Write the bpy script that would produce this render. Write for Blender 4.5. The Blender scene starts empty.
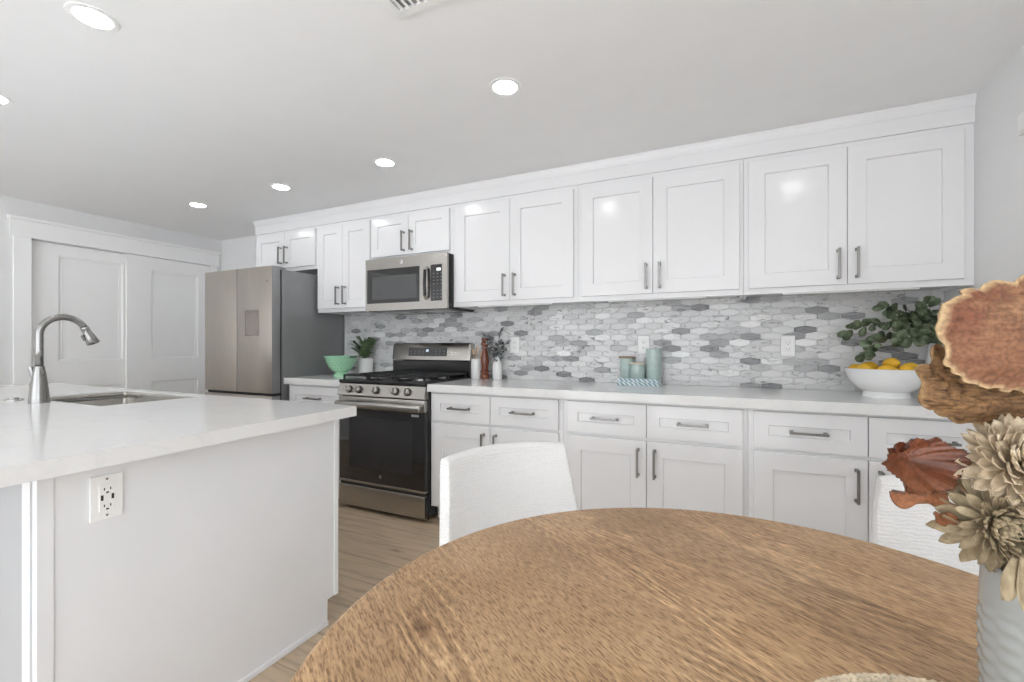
import bpy, bmesh, math, random
from mathutils import Vector, Matrix, noise
random.seed(7)
PI = math.pi
S = bpy.context.scene
COL = S.collection
R = math.radians

# ------------------------------------------------------------------ camera
CAM = Vector((-1.0104, -3.0651, 1.1611))
YAW = 0.4432
FPX = 452.5
cd = bpy.data.cameras.new('camera')
cam = bpy.data.objects.new('camera', cd)
COL.objects.link(cam)
cd.sensor_width = 36.0
cd.lens = 36.0 * FPX / 1024.0
cd.shift_y = 4.2 / 1024.0
cd.clip_start = 0.02
cam.location = CAM
cam.rotation_euler = (PI / 2, 0, YAW)
S.camera = cam

# ------------------------------------------------------------------ world, daylight, exposure
W = bpy.data.worlds.new('daylight')
S.world = W
W.use_nodes = True
bg = W.node_tree.nodes['Background']
bg.inputs['Color'].default_value = (0.90, 0.945, 1.0, 1)
bg.inputs['Strength'].default_value = 3.4
S.view_settings.view_transform = 'Standard'
S.view_settings.look = 'None'
S.view_settings.exposure = 0.10
S.view_settings.gamma = 1.0
S.view_settings.use_curve_mapping = False
S.cycles.use_denoising = True
S.cycles.max_bounces = 12
S.cycles.diffuse_bounces = 8
S.cycles.glossy_bounces = 5
S.cycles.sample_clamp_indirect = 8.0
CAN_POWER = 50.0      # emission of the recessed lamps

sl = bpy.data.lights.new('sun', 'SUN'); sl.energy = 26.0; sl.angle = R(0.6); sl.color = (0.955, 0.975, 1.0)
so = bpy.data.objects.new('sun', sl); so.rotation_euler = (R(50), 0, R(-35)); COL.objects.link(so)   # through the rear opening, onto the floor behind the camera

def portal(name, loc, rot, sx, sy):
    l = bpy.data.lights.new(name, 'AREA')
    l.shape = 'RECTANGLE'
    l.size, l.size_y = sx, sy
    l.cycles.is_portal = True
    o = bpy.data.objects.new(name, l)
    o.location, o.rotation_euler = loc, rot
    COL.objects.link(o)

# ------------------------------------------------------------------ room dimensions
XL, XR = -5.95, 0.0
YB, YF = 0.0, -6.4
ZC = 2.29
CT, CB = 0.908, 0.859           # worktop top and underside
CTI = 0.901                     # island top
ZB, ZT = 1.433, 2.166           # wall cabinets

portal('rear_window_portal', (-2.7, YF + 0.02, 1.15), (R(90), 0, 0), 4.2, 2.1)
portal('side_window_portal', (XR + 0.02, -4.6, 1.375), (0, R(-90), 0), 1.55, 2.6)

# ------------------------------------------------------------------ materials
MATS = {}
def mat(name, col, rough=0.5, metal=0.0, spec=0.5, coat=0.0, bump=0.0, bscale=60, var=0.0, vscale=6,
        aniso=0.0, emit=0.0, sheen=0.0, trans=0.0, stretch=(1, 1, 1)):
    if name in MATS: return MATS[name]
    m = bpy.data.materials.new(name); m.use_nodes = True
    nt = m.node_tree; b = nt.nodes['Principled BSDF']
    c = (*col, 1)
    b.inputs['Base Color'].default_value = c
    b.inputs['Roughness'].default_value = rough
    b.inputs['Metallic'].default_value = metal
    b.inputs['Specular IOR Level'].default_value = spec
    b.inputs['Coat Weight'].default_value = coat
    b.inputs['Anisotropic'].default_value = aniso
    b.inputs['Sheen Weight'].default_value = sheen
    b.inputs['Transmission Weight'].default_value = trans
    if emit:
        b.inputs['Emission Color'].default_value = c
        b.inputs['Emission Strength'].default_value = emit
    tc = nt.nodes.new('ShaderNodeTexCoord')
    mp = nt.nodes.new('ShaderNodeMapping'); mp.inputs['Scale'].default_value = stretch
    nt.links.new(tc.outputs['Object'], mp.inputs[0])
    if bump:
        n = nt.nodes.new('ShaderNodeTexNoise'); n.inputs['Scale'].default_value = bscale
        n.inputs['Detail'].default_value = 4
        nt.links.new(mp.outputs[0], n.inputs['Vector'])
        bp = nt.nodes.new('ShaderNodeBump'); bp.inputs['Strength'].default_value = bump
        bp.inputs['Distance'].default_value = 0.004
        nt.links.new(n.outputs[0], bp.inputs['Height']); nt.links.new(bp.outputs[0], b.inputs['Normal'])
    if var:
        n = nt.nodes.new('ShaderNodeTexNoise'); n.inputs['Scale'].default_value = vscale
        n.inputs['Detail'].default_value = 5
        nt.links.new(mp.outputs[0], n.inputs['Vector'])
        r = nt.nodes.new('ShaderNodeValToRGB')
        r.color_ramp.elements[0].position = 0.3; r.color_ramp.elements[1].position = 0.7
        r.color_ramp.elements[0].color = tuple(x * (1 - var) for x in col) + (1,)
        r.color_ramp.elements[1].color = tuple(min(1, x * (1 + var)) for x in col) + (1,)
        nt.links.new(n.outputs[0], r.inputs[0]); nt.links.new(r.outputs[0], b.inputs['Base Color'])
    MATS[name] = m
    return m

M_CAB = mat('cabinet_paint', (0.78, 0.78, 0.785), rough=0.17, spec=0.45, var=0.01, vscale=3)
M_WALL = mat('wall_paint', (0.77, 0.77, 0.77), rough=0.65, bump=0.05, bscale=120, var=0.01)
M_CEIL = mat('ceiling_paint', (0.83, 0.83, 0.83), rough=0.8, bump=0.05, bscale=90, var=0.01)
M_TRIM = mat('trim_paint', (0.90, 0.90, 0.895), rough=0.35, var=0.01)
M_ISL = mat('island_panel_paint', (0.77, 0.78, 0.795), rough=0.4, var=0.01)
M_STEEL = mat('brushed_steel', (0.46, 0.445, 0.425), rough=0.28, metal=1.0, var=0.05, vscale=30, stretch=(1, 1, 25))
M_STEELH = mat('brushed_steel_across', (0.46, 0.44, 0.41), rough=0.24, metal=1.0, var=0.04, vscale=30, stretch=(1, 1, 30))
M_FRIDGE = mat('fridge_steel', (0.50, 0.46, 0.415), rough=0.30, metal=0.9, var=0.04, vscale=14, stretch=(12, 12, 0.6))
M_FSIDE = mat('fridge_side_grey', (0.27, 0.27, 0.275), rough=0.42, metal=0.3, var=0.04, bump=0.02, bscale=300)
M_FAUCET = mat('satin_steel', (0.34, 0.335, 0.325), rough=0.26, metal=1.0, var=0.04, vscale=30, stretch=(1, 1, 20))
M_NICKEL = mat('brushed_nickel', (0.27, 0.262, 0.25), rough=0.30, metal=1.0, var=0.05, vscale=40)
M_BLACK = mat('black_enamel', (0.012, 0.012, 0.013), rough=0.18, var=0.1)
M_IRON = mat('cast_iron', (0.02, 0.02, 0.021), rough=0.55, bump=0.2, bscale=200, var=0.1)
M_GLASSB = mat('black_glass', (0.010, 0.010, 0.011), rough=0.05, spec=0.6, coat=0.5, var=0.1)
M_WINB = mat('oven_window', (0.030, 0.030, 0.032), rough=0.08, spec=0.6, var=0.1)
M_MWIN = mat('microwave_window', (0.085, 0.088, 0.09), rough=0.12, spec=0.5, var=0.06)
M_PLAST = mat('white_plastic', (0.84, 0.84, 0.83), rough=0.3, var=0.01)
M_SLOT = mat('dark_slot', (0.02, 0.02, 0.02), rough=0.6, var=0.1)
M_DARKTOE = mat('toe_kick', (0.10, 0.10, 0.10), rough=0.6, var=0.1)
M_WHITEC = mat('white_ceramic', (0.84, 0.84, 0.83), rough=0.25, coat=0.2, var=0.01)
M_KEY = mat('key_legend', (0.33, 0.33, 0.33), rough=0.5, var=0.05)
M_LAMP = mat('lamp_lens', (0.98, 0.99, 1.0), rough=0.5, emit=CAN_POWER)

def nodes(name):
    m = bpy.data.materials.new(name); m.use_nodes = True
    nt = m.node_tree
    return m, nt, nt.nodes['Principled BSDF']
def N(nt, kind, **kw):
    n = nt.nodes.new('ShaderNode' + kind)
    for k, v in kw.items():
        if k in n.inputs.keys(): n.inputs[k].default_value = v
        else: setattr(n, k, v)
    return n
def ramp(nt, stops, interp='LINEAR'):
    r = nt.nodes.new('ShaderNodeValToRGB'); cr = r.color_ramp; cr.interpolation = interp
    while len(cr.elements) < len(stops): cr.elements.new(0.5)
    for e, (p, c) in zip(cr.elements, stops):
        e.position = p; e.color = (*c, 1) if len(c) == 3 else c
    return r
def mix(nt, a, b, fac, blend='MIX'):
    m = nt.nodes.new('ShaderNodeMix'); m.data_type = 'RGBA'; m.blend_type = blend
    for sock, v in ((0, fac), (6, a), (7, b)):
        if isinstance(v, bpy.types.NodeSocket): nt.links.new(v, m.inputs[sock])
        elif isinstance(v, (int, float)): m.inputs[sock].default_value = v
        else: m.inputs[sock].default_value = (*v, 1)
    return m.outputs[2]
def mapping(nt, scale=(1, 1, 1), rot=(0, 0, 0), loc=(0, 0, 0), src=None):
    mp = nt.nodes.new('ShaderNodeMapping')
    mp.inputs['Scale'].default_value = scale; mp.inputs['Rotation'].default_value = rot
    mp.inputs['Location'].default_value = loc
    if src is None:
        tc = nt.nodes.new('ShaderNodeTexCoord'); src = tc.outputs['Object']
    nt.links.new(src, mp.inputs[0])
    return mp.outputs[0]

def quartz():
    m, nt, b = nodes('quartz')
    v = mapping(nt, (1, 1, 1))
    n = N(nt, 'TexNoise', Scale=3.0, Detail=8.0, Distortion=1.2); nt.links.new(v, n.inputs['Vector'])
    r = ramp(nt, [(0.0, (0.77, 0.77, 0.76)), (0.47, (0.77, 0.77, 0.76)), (0.5, (0.74, 0.74, 0.735)), (0.53, (0.77, 0.77, 0.76)), (1, (0.78, 0.78, 0.77))])
    nt.links.new(n.outputs[0], r.inputs[0]); nt.links.new(r.outputs[0], b.inputs['Base Color'])
    b.inputs['Roughness'].default_value = 0.12; b.inputs['Specular IOR Level'].default_value = 0.6
    return m
M_QUARTZ = quartz()

def floor_mat():
    m, nt, b = nodes('oak_plank_floor')
    v = mapping(nt, (1, 1, 1), loc=(0.3, 0.04, 0))
    br = N(nt, 'TexBrick', Scale=1.0); br.inputs['Brick Width'].default_value = 1.5
    br.inputs['Row Height'].default_value = 0.19; br.inputs['Mortar Size'].default_value = 0.0012
    br.inputs['Color1'].default_value = (0.54, 0.425, 0.30, 1); br.inputs['Color2'].default_value = (0.47, 0.365, 0.255, 1)
    br.inputs['Mortar'].default_value = (0.13, 0.10, 0.075, 1); br.offset = 0.37
    nt.links.new(v, br.inputs['Vector'])
    v2 = mapping(nt, (2.0, 22, 1))
    n = N(nt, 'TexNoise', Scale=1.6, Detail=8.0, Distortion=0.6); nt.links.new(v2, n.inputs['Vector'])
    r = ramp(nt, [(0.3, (0.72, 0.72, 0.72)), (0.5, (1, 1, 1)), (0.7, (1.12, 1.1, 1.08))]); nt.links.new(n.outputs[0], r.inputs[0])
    c = mix(nt, br.outputs['Color'], r.outputs[0], 1.0, 'MULTIPLY')
    v3 = mapping(nt, (2.2, 7.0, 1), loc=(1.3, 0.2, 0))
    vo = N(nt, 'TexVoronoi', Scale=1.0); nt.links.new(v3, vo.inputs['Vector'])
    r3 = ramp(nt, [(0.0, (0.42, 0.36, 0.30)), (0.07, (0.75, 0.72, 0.7)), (0.16, (1, 1, 1))]); nt.links.new(vo.outputs['Distance'], r3.inputs[0])
    c = mix(nt, c, r3.outputs[0], 1.0, 'MULTIPLY')
    nt.links.new(c, b.inputs['Base Color']); b.inputs['Roughness'].default_value = 0.42
    return m
M_FLOOR = floor_mat()

def table_mat():
    m, nt, b = nodes('oak_table')
    GA = R(-35)      # grain direction
    tc = nt.nodes.new('ShaderNodeTexCoord')
    base = mapping(nt, (1, 1, 1), rot=(0, 0, -GA), src=tc.outputs['Object'])
    # staves glued side by side
    sep = nt.nodes.new('ShaderNodeSeparateXYZ'); nt.links.new(base, sep.inputs[0])
    dv = N(nt, 'Math', operation='DIVIDE'); dv.inputs[1].default_value = 0.155; nt.links.new(sep.outputs[1], dv.inputs[0])
    fl = N(nt, 'Math', operation='FLOOR'); nt.links.new(dv.outputs[0], fl.inputs[0])
    wn = N(nt, 'TexWhiteNoise', noise_dimensions='1D'); nt.links.new(fl.outputs[0], wn.inputs['W'])
    off = N(nt, 'VectorMath', operation='SCALE'); nt.links.new(wn.outputs['Color'], off.inputs[0]); off.inputs['Scale'].default_value = 7.0
    add = N(nt, 'VectorMath', operation='ADD'); nt.links.new(base, add.inputs[0]); nt.links.new(off.outputs[0], add.inputs[1])
    g1 = mapping(nt, (0.8, 7.0, 1), src=add.outputs[0])
    n1 = N(nt, 'TexNoise', Scale=1.0, Detail=1.5, Distortion=0.25); nt.links.new(g1, n1.inputs['Vector'])
    mu = N(nt, 'Math', operation='MULTIPLY'); mu.inputs[1].default_value = 34.0; nt.links.new(n1.outputs[0], mu.inputs[0])
    fr = N(nt, 'Math', operation='PINGPONG'); fr.inputs[1].default_value = 0.5; nt.links.new(mu.outputs[0], fr.inputs[0])
    rg = ramp(nt, [(0.0, (1.42, 1.48, 1.52)), (0.16, (1.16, 1.17, 1.17)), (0.42, (0.84, 0.82, 0.80)), (1.0, (0.60, 0.55, 0.50))])
    m2 = N(nt, 'Math', operation='MULTIPLY'); m2.inputs[1].default_value = 2.0; nt.links.new(fr.outputs[0], m2.inputs[0])
    nt.links.new(m2.outputs[0], rg.inputs[0])
    # where the ring figure shows strongly
    g4 = mapping(nt, (2.0, 5.0, 1), src=add.outputs[0])
    n4 = N(nt, 'TexNoise', Scale=1.0, Detail=2.0); nt.links.new(g4, n4.inputs['Vector'])
    r4 = ramp(nt, [(0.47, (0.10,) * 3), (0.62, (0.9,) * 3)]); nt.links.new(n4.outputs[0], r4.inputs[0])
    # fine pores
    g2 = mapping(nt, (60.0, 360.0, 1), src=add.outputs[0])
    n2 = N(nt, 'TexNoise', Scale=1.0, Detail=4.0, Distortion=0.3); nt.links.new(g2, n2.inputs['Vector'])
    r2 = ramp(nt, [(0.36, (0.55, 0.48, 0.42)), (0.47, (0.95, 0.94, 0.93)), (0.62, (1.24, 1.26, 1.28))]); nt.links.new(n2.outputs[0], r2.inputs[0])
    # broad colour drift
    n3 = N(nt, 'TexNoise', Scale=3.2, Detail=4.0); nt.links.new(base, n3.inputs['Vector'])
    r3 = ramp(nt, [(0.3, (0.37, 0.225, 0.11)), (0.52, (0.47, 0.305, 0.165)), (0.72, (0.55, 0.375, 0.22))]); nt.links.new(n3.outputs[0], r3.inputs[0])
    st = ramp(nt, [(0.0, (0.84, 0.82, 0.80)), (1.0, (1.14, 1.13, 1.12))]); nt.links.new(wn.outputs['Value'], st.inputs[0])
    c = mix(nt, r3.outputs[0], st.outputs[0], 1.0, 'MULTIPLY')
    c = mix(nt, c, rg.outputs[0], r4.outputs[0], 'MULTIPLY')
    c = mix(nt, c, r2.outputs[0], 1.0, 'MULTIPLY')
    # a knot
    kn = N(nt, 'VectorMath', operation='DISTANCE')
    km = mapping(nt, (1.0, 1.7, 1), src=base)
    nt.links.new(km, kn.inputs[0])
    kl = Matrix.Rotation(-GA, 3, 'Z') @ Vector((-0.439, -0.111, 0))
    kn.inputs[1].default_value = (kl.x, kl.y * 1.7, 0.0)
    kz = N(nt, 'VectorMath', operation='MULTIPLY'); kz.inputs[1].default_value = (1, 1, 0); nt.links.new(km, kz.inputs[0]); nt.links.new(kz.outputs[0], kn.inputs[0])
    kw = N(nt, 'TexNoise', Scale=50.0, Detail=3.0); nt.links.new(tc.outputs['Object'], kw.inputs['Vector'])
    ka = N(nt, 'Math', operation='MULTIPLY_ADD'); ka.inputs[1].default_value = 0.022; nt.links.new(kw.outputs[0], ka.inputs[0]); nt.links.new(kn.outputs['Value'], ka.inputs[2])
    kr = ramp(nt, [(0.012, (0.35, 0.28, 0.24)), (0.022, (0.62, 0.56, 0.5)), (0.030, (0.85, 0.8, 0.76)), (0.050, (1, 1, 1))]); nt.links.new(ka.outputs[0], kr.inputs[0])
    c = mix(nt, c, kr.outputs[0], 1.0, 'MULTIPLY')
    nt.links.new(c, b.inputs['Base Color'])
    b.inputs['Roughness'].default_value = 0.42; b.inputs['Specular IOR Level'].default_value = 0.35
    bp = N(nt, 'Bump', Strength=0.25, Distance=0.0015); nt.links.new(r2.outputs[0], bp.inputs['Height']); nt.links.new(bp.outputs[0], b.inputs['Normal'])
    return m
M_TABLE = table_mat()

def tile_mat():
    m, nt, b = nodes('marble_tile')
    at = N(nt, 'VertexColor', layer_name='tone')
    sp = nt.nodes.new('ShaderNodeSeparateColor'); nt.links.new(at.outputs[0], sp.inputs[0])
    # per tile offset so that veins differ from tile to tile
    off = N(nt, 'VectorMath', operation='SCALE'); nt.links.new(at.outputs[0], off.inputs[0]); off.inputs['Scale'].default_value = 9.0
    tc = nt.nodes.new('ShaderNodeTexCoord')
    add = N(nt, 'VectorMath', operation='ADD'); nt.links.new(tc.outputs['Object'], add.inputs[0]); nt.links.new(off.outputs[0], add.inputs[1])
    v = mapping(nt, (13, 13, 42), src=add.outputs[0])
    n = N(nt, 'TexNoise', Scale=1.0, Detail=5.0, Distortion=1.6); nt.links.new(v, n.inputs['Vector'])
    vein = ramp(nt, [(0.34, (0.30, 0.30, 0.31)), (0.42, (0.80, 0.80, 0.80)), (0.52, (1, 1, 1)), (0.60, (0.84, 0.84, 0.84)), (0.68, (1.2, 1.2, 1.2))])
    nt.links.new(n.outputs[0], vein.inputs[0])
    tone = ramp(nt, [(0.0, (0.20, 0.20, 0.205)), (0.25, (0.34, 0.34, 0.345)), (0.5, (0.54, 0.54, 0.545)), (0.75, (0.71, 0.71, 0.705)), (1.0, (0.84, 0.84, 0.83))])
    nt.links.new(sp.outputs[0], tone.inputs[0])
    c = mix(nt, tone.outputs[0], vein.outputs[0], sp.outputs[1], 'MULTIPLY')
    nt.links.new(c, b.inputs['Base Color'])
    rr = ramp(nt, [(0.0, (0.35,) * 3), (1.0, (0.12,) * 3)]); nt.links.new(sp.outputs[0], rr.inputs[0]); nt.links.new(rr.outputs[0], b.inputs['Roughness'])
    return m
M_TILE = tile_mat()
M_GROUT = mat('light_grout', (0.74, 0.74, 0.73), rough=0.7, var=0.02)

def fabric_mat():
    m, nt, b = nodes('cream_boucle')
    v = mapping(nt, (1, 1, 1))
    w = N(nt, 'TexWave', wave_type='BANDS', bands_direction='Z', Scale=34.0, Distortion=5.0, Detail=3.0); w.inputs['Detail Scale'].default_value = 1.6
    nt.links.new(v, w.inputs['Vector'])
    n = N(nt, 'TexNoise', Scale=220.0, Detail=4.0); nt.links.new(v, n.inputs['Vector'])
    c1 = ramp(nt, [(0.0, (0.66, 0.655, 0.64)), (1.0, (0.80, 0.795, 0.785))]); nt.links.new(n.outputs[0], c1.inputs[0])
    nt.links.new(c1.outputs[0], b.inputs['Base Color'])
    b1 = N(nt, 'Bump', Strength=0.35, Distance=0.003); nt.links.new(w.outputs[1], b1.inputs['Height'])
    b2 = N(nt, 'Bump', Strength=0.5, Distance=0.003); nt.links.new(n.outputs[0], b2.inputs['Height']); nt.links.new(b1.outputs[0], b2.inputs['Normal'])
    nt.links.new(b2.outputs[0], b.inputs['Normal'])
    b.inputs['Roughness'].default_value = 0.9; b.inputs['Sheen Weight'].default_value = 0.15
    return m
M_FABRIC = fabric_mat()

# ------------------------------------------------------------------ mesh helpers
def new_bm(): return bmesh.new()
def finish(name, bm, m, parent=None, smooth=False, angle=None, loc=None):
    bmesh.ops.recalc_face_normals(bm, faces=bm.faces[:])
    me = bpy.data.meshes.new(name); bm.to_mesh(me); bm.free()
    for x in (m if isinstance(m, (list, tuple)) else [m]): me.materials.append(x)
    o = bpy.data.objects.new(name, me); COL.objects.link(o)
    if smooth or angle:
        for p in me.polygons: p.use_smooth = True
        if angle: me.set_sharp_from_angle(angle=R(angle))
    if parent is not None: o.parent = parent
    if loc is not None: o.location = loc
    return o
def box(bm, x0, x1, y0, y1, z0, z1, bev=0.0, seg=2, mi=0):
    vs = [bm.verts.new((x, y, z)) for x in (x0, x1) for y in (y0, y1) for z in (z0, z1)]
    F = [(0, 1, 3, 2), (4, 6, 7, 5), (0, 4, 5, 1), (2, 3, 7, 6), (0, 2, 6, 4), (1, 5, 7, 3)]
    fs = [bm.faces.new([vs[i] for i in f]) for f in F]
    for f in fs: f.material_index = mi
    if bev > 0:
        es = list({e for f in fs for e in f.edges})
        bmesh.ops.bevel(bm, geom=es, offset=bev, segments=seg, affect='EDGES', profile=0.5, clamp_overlap=True)
    return vs
def ring_pts(c, n, r, a, b):
    return [c + a * (r * math.cos(2 * PI * k / n)) + b * (r * math.sin(2 * PI * k / n)) for k in range(n)]
def tube(bm, pts, rad, n=10, cap=True, mi=0):
    pts = [Vector(p) for p in pts]
    rads = rad if isinstance(rad, (list, tuple)) else [rad] * len(pts)
    rings = []; up = None
    for i, p in enumerate(pts):
        t = (pts[min(i + 1, len(pts) - 1)] - pts[max(i - 1, 0)]).normalized()
        if up is None:
            up = Vector((0, 0, 1)) if abs(t.z) < 0.9 else Vector((0, 1, 0))
        a = (up - t * up.dot(t)).normalized(); b = t.cross(a); up = a
        rings.append([bm.verts.new(q) for q in ring_pts(p, n, rads[i], a, b)])
    for i in range(len(rings) - 1):
        for k in range(n):
            f = bm.faces.new((rings[i][k], rings[i][(k + 1) % n], rings[i + 1][(k + 1) % n], rings[i + 1][k])); f.material_index = mi
    if cap:
        bm.faces.new(rings[0][::-1]).material_index = mi; bm.faces.new(rings[-1]).material_index = mi
def lathe(bm, prof, n=32, c=(0, 0), mi=0, wob=None):
    rings = []
    for j, (r, z) in enumerate(prof):
        if r < 1e-5: rings.append([bm.verts.new((c[0], c[1], z))])
        else:
            rings.append([bm.verts.new((c[0] + (r * (wob(j, k / n) if wob else 1)) * math.cos(2 * PI * k / n),
                                        c[1] + (r * (wob(j, k / n) if wob else 1)) * math.sin(2 * PI * k / n), z)) for k in range(n)])
    for a, b in zip(rings, rings[1:]):
        for k in range(n):
            k2 = (k + 1) % n
            if len(a) == 1 and len(b) == 1: continue
            if len(a) == 1: f = bm.faces.new((a[0], b[k], b[k2]))
            elif len(b) == 1: f = bm.faces.new((a[k], a[k2], b[0]))
            else: f = bm.faces.new((a[k], a[k2], b[k2], b[k]))
            f.material_index = mi
def disc_y(bm, x, y, z, r, th, n=24, bev=0.0, mi=0):
    """short cylinder whose axis is Y, front face at y-th"""
    a = [bm.verts.new((x + r * math.cos(2 * PI * k / n), y, z + r * math.sin(2 * PI * k / n))) for k in range(n)]
    rf = r - bev
    b = [bm.verts.new((x + r * math.cos(2 * PI * k / n), y - th + bev, z + r * math.sin(2 * PI * k / n))) for k in range(n)]
    c = [bm.verts.new((x + rf * math.cos(2 * PI * k / n), y - th, z + rf * math.sin(2 * PI * k / n))) for k in range(n)]
    for k in range(n):
        k2 = (k + 1) % n
        bm.faces.new((a[k], a[k2], b[k2], b[k])).material_index = mi
        bm.faces.new((b[k], b[k2], c[k2], c[k])).material_index = mi
    bm.faces.new(c).material_index = mi; bm.faces.new(a[::-1]).material_index = mi

def skin(o, ax=0, lim=0.8):
    '''side faces take the second material'''
    for p in o.data.polygons:
        if abs(p.normal[ax]) > lim: p.material_index = 1
    return o
def tag(o, label, cat=None, group=None, kind=None):
    o['label'] = label
    if cat: o['category'] = cat
    if group: o['group'] = group
    if kind: o['kind'] = kind
    return o
def thing(name, label, cat, loc=(0, 0, 0), rotz=0.0, group=None):
    o = bpy.data.objects.new(name, None); COL.objects.link(o)
    o.location = loc; o.rotation_euler = (0, 0, rotz); o.empty_display_size = 0.1
    return tag(o, label, cat, group)
def struct(name, bm, m, **k):
    o = finish(name, bm, m, **k); o['kind'] = 'structure'; return o

# ------------------------------------------------------------------ room shell
T = 0.15
bm = new_bm(); box(bm, XL - T, XR + T, YF - T, YB + T, -0.1, 0); struct('floor', bm, M_FLOOR)
bm = new_bm(); box(bm, XL - T, XR + T, YF - T, YB + T, ZC, ZC + 0.1); struct('ceiling', bm, M_CEIL)
bm = new_bm(); box(bm, XL - T, XR + T, YB, YB + T, 0, ZC); struct('wall_back', bm, M_WALL)
# right wall with a window behind the camera side
bm = new_bm()
wy0, wy1, wz0, wz1 = -5.9, -3.3, 0.6, 2.15
box(bm, XR, XR + T, wy1, YB, 0, ZC); box(bm, XR, XR + T, YF, wy0, 0, ZC)
box(bm, XR, XR + T, wy0, wy1, 0, wz0); box(bm, XR, XR + T, wy0, wy1, wz1, ZC)
struct('wall_right', bm, M_WALL)
bm = new_bm()
for a, b_, c, d in ((wy0, wy1, wz0, wz0 + .05), (wy0, wy1, wz1 - .05, wz1), (wy0, wy0 + .05, wz0, wz1), (wy1 - .05, wy1, wz0, wz1), (-4.625, -4.575, wz0, wz1)):
    box(bm, XR + 0.04, XR + 0.09, a, b_, c, d)
struct('window_1', bm, M_PLAST)
# rear wall with the wide garden opening
bm = new_bm()
rx0, rx1, rz1 = -4.7, -0.7, 2.2
box(bm, XL, rx0, YF - T, YF, 0, ZC); box(bm, rx1, XR, YF - T, YF, 0, ZC); box(bm, rx0, rx1, YF - T, YF, rz1, ZC)
struct('wall_front', bm, M_WALL)
bm = new_bm()
for a, b_, c, d in ((rx0, rx1, 0, .05), (rx0, rx1, rz1 - .06, rz1), (rx0, rx0 + .07, 0, rz1), (rx1 - .07, rx1, 0, rz1), (-3.41, -3.33, 0, rz1), (-2.07, -1.99, 0, rz1)):
    box(bm, a, b_, YF - 0.09, YF - 0.04, c, d)
struct('window_2', bm, M_PLAST)
bm = new_bm(); box(bm, -5.3, -0.45, -6.2, -3.75, 0.0005, 0.012, .004)  # unseen floor sheet, added to bounce daylight onto the ceiling
tag(finish('bounce_sheet', bm, mat('pale_bounce_sheet', (0.72, 0.73, 0.74), rough=.95, bump=.4, bscale=200, var=.03)), 'pale grey sheet added on the floor behind the viewer to bounce daylight', 'bounce_sheet')
# left wall with closet opening
dy0, dy1, dz = -1.475, -0.10, 2.0
bm = new_bm()
box(bm, XL - T, XL, YF, dy0, 0, ZC); box(bm, XL - T, XL, dy1, YB, 0, ZC); box(bm, XL - T, XL, dy0, dy1, dz, ZC)
box(bm, XL - T - 0.03, XL - T, dy0 - .1, dy1 + .1, 0, dz + .1)
struct('wall_left', bm, M_WALL)
bm = new_bm()      # casing
box(bm, XL, XL + 0.018, dy0 - 0.10, dy0, 0, dz + 0.02, .003); box(bm, XL, XL + 0.018, dy1, dy1 + 0.055, 0, dz + 0.02, .003)
box(bm, XL, XL + 0.022, dy0 - 0.12, dy1 + 0.075, dz, dz + 0.13, .003)
box(bm, XL, XL + 0.034, dy0 - 0.13, dy1 + 0.085, dz + 0.13, dz + 0.155, .004)
struct('trim_2', bm, M_TRIM)
bm = new_bm(); box(bm, XL, XL + 0.015, YF, dy0 - 0.13, 0, 0.10, .004); struct('baseboard_left', bm, M_TRIM)
bm = new_bm(); box(bm, XR - 0.015, XR, YF, -0.66, 0, 0.10, .004); struct('baseboard_right', bm, M_TRIM)

def panel_door(name, y0, y1, x, panels, label):
    """sliding slab in the YZ plane, front at x, recessed framed panels"""
    bm = new_bm(); th = 0.034
    ys = sorted({y0, y1} | {p[0] for p in panels} | {p[1] for p in panels})
    zs = sorted({0.012, dz - 0.004} | {p[2] for p in panels} | {p[3] for p in panels})
    for a, b_ in zip(ys, ys[1:]):
        for c, d in zip(zs, zs[1:]):
            hole = any(p[0] <= a and b_ <= p[1] and p[2] <= c and d <= p[3] for p in panels)
            if not hole: box(bm, x - th, x, a, b_, c, d)
    for p in panels:
        box(bm, x - th + .004, x - 0.012, p[0], p[1], p[2], p[3])
        a, b_, c, d = p; w = 0.018
        # moulded slope round each panel
        o = [(x, a, c), (x, b_, c), (x, b_, d), (x, a, d)]
        i = [(x - .011, a + w, c + w), (x - .011, b_ - w, c + w), (x - .011, b_ - w, d - w), (x - .011, a + w, d - w)]
        ov = [bm.verts.new(q) for q in o]; iv = [bm.verts.new(q) for q in i]
        for k in range(4): bm.faces.new((ov[k], ov[(k + 1) % 4], iv[(k + 1) % 4], iv[k]))
        # raised bead
        for (aa, bb, cc, dd) in ((a + w, b_ - w, c + w, c + w + .012), (a + w, b_ - w, d - w - .012, d - w), (a + w, a + w + .012, c + w, d - w), (b_ - w - .012, b_ - w, c + w, d - w)):
            box(bm, x - .012, x - .006, aa, bb, cc, dd, .002)
    o = struct(name, bm, M_TRIM); o['label'] = label
    return o
d1 = panel_door('door_1', dy0 + .004, -0.70, XL - 0.050, [(-1.295, -0.850, 1.030, 1.905), (-1.295, -0.850, 0.20, 0.81)], 'white two-panel sliding closet door, set back behind its neighbour')
d2 = panel_door('door_2', -0.842, dy1 - .004, XL - 0.004, [(-0.65, -0.225, 1.035, 1.878), (-0.65, -0.225, 0.20, 0.82)], 'white two-panel sliding closet door next to the fridge')

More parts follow.
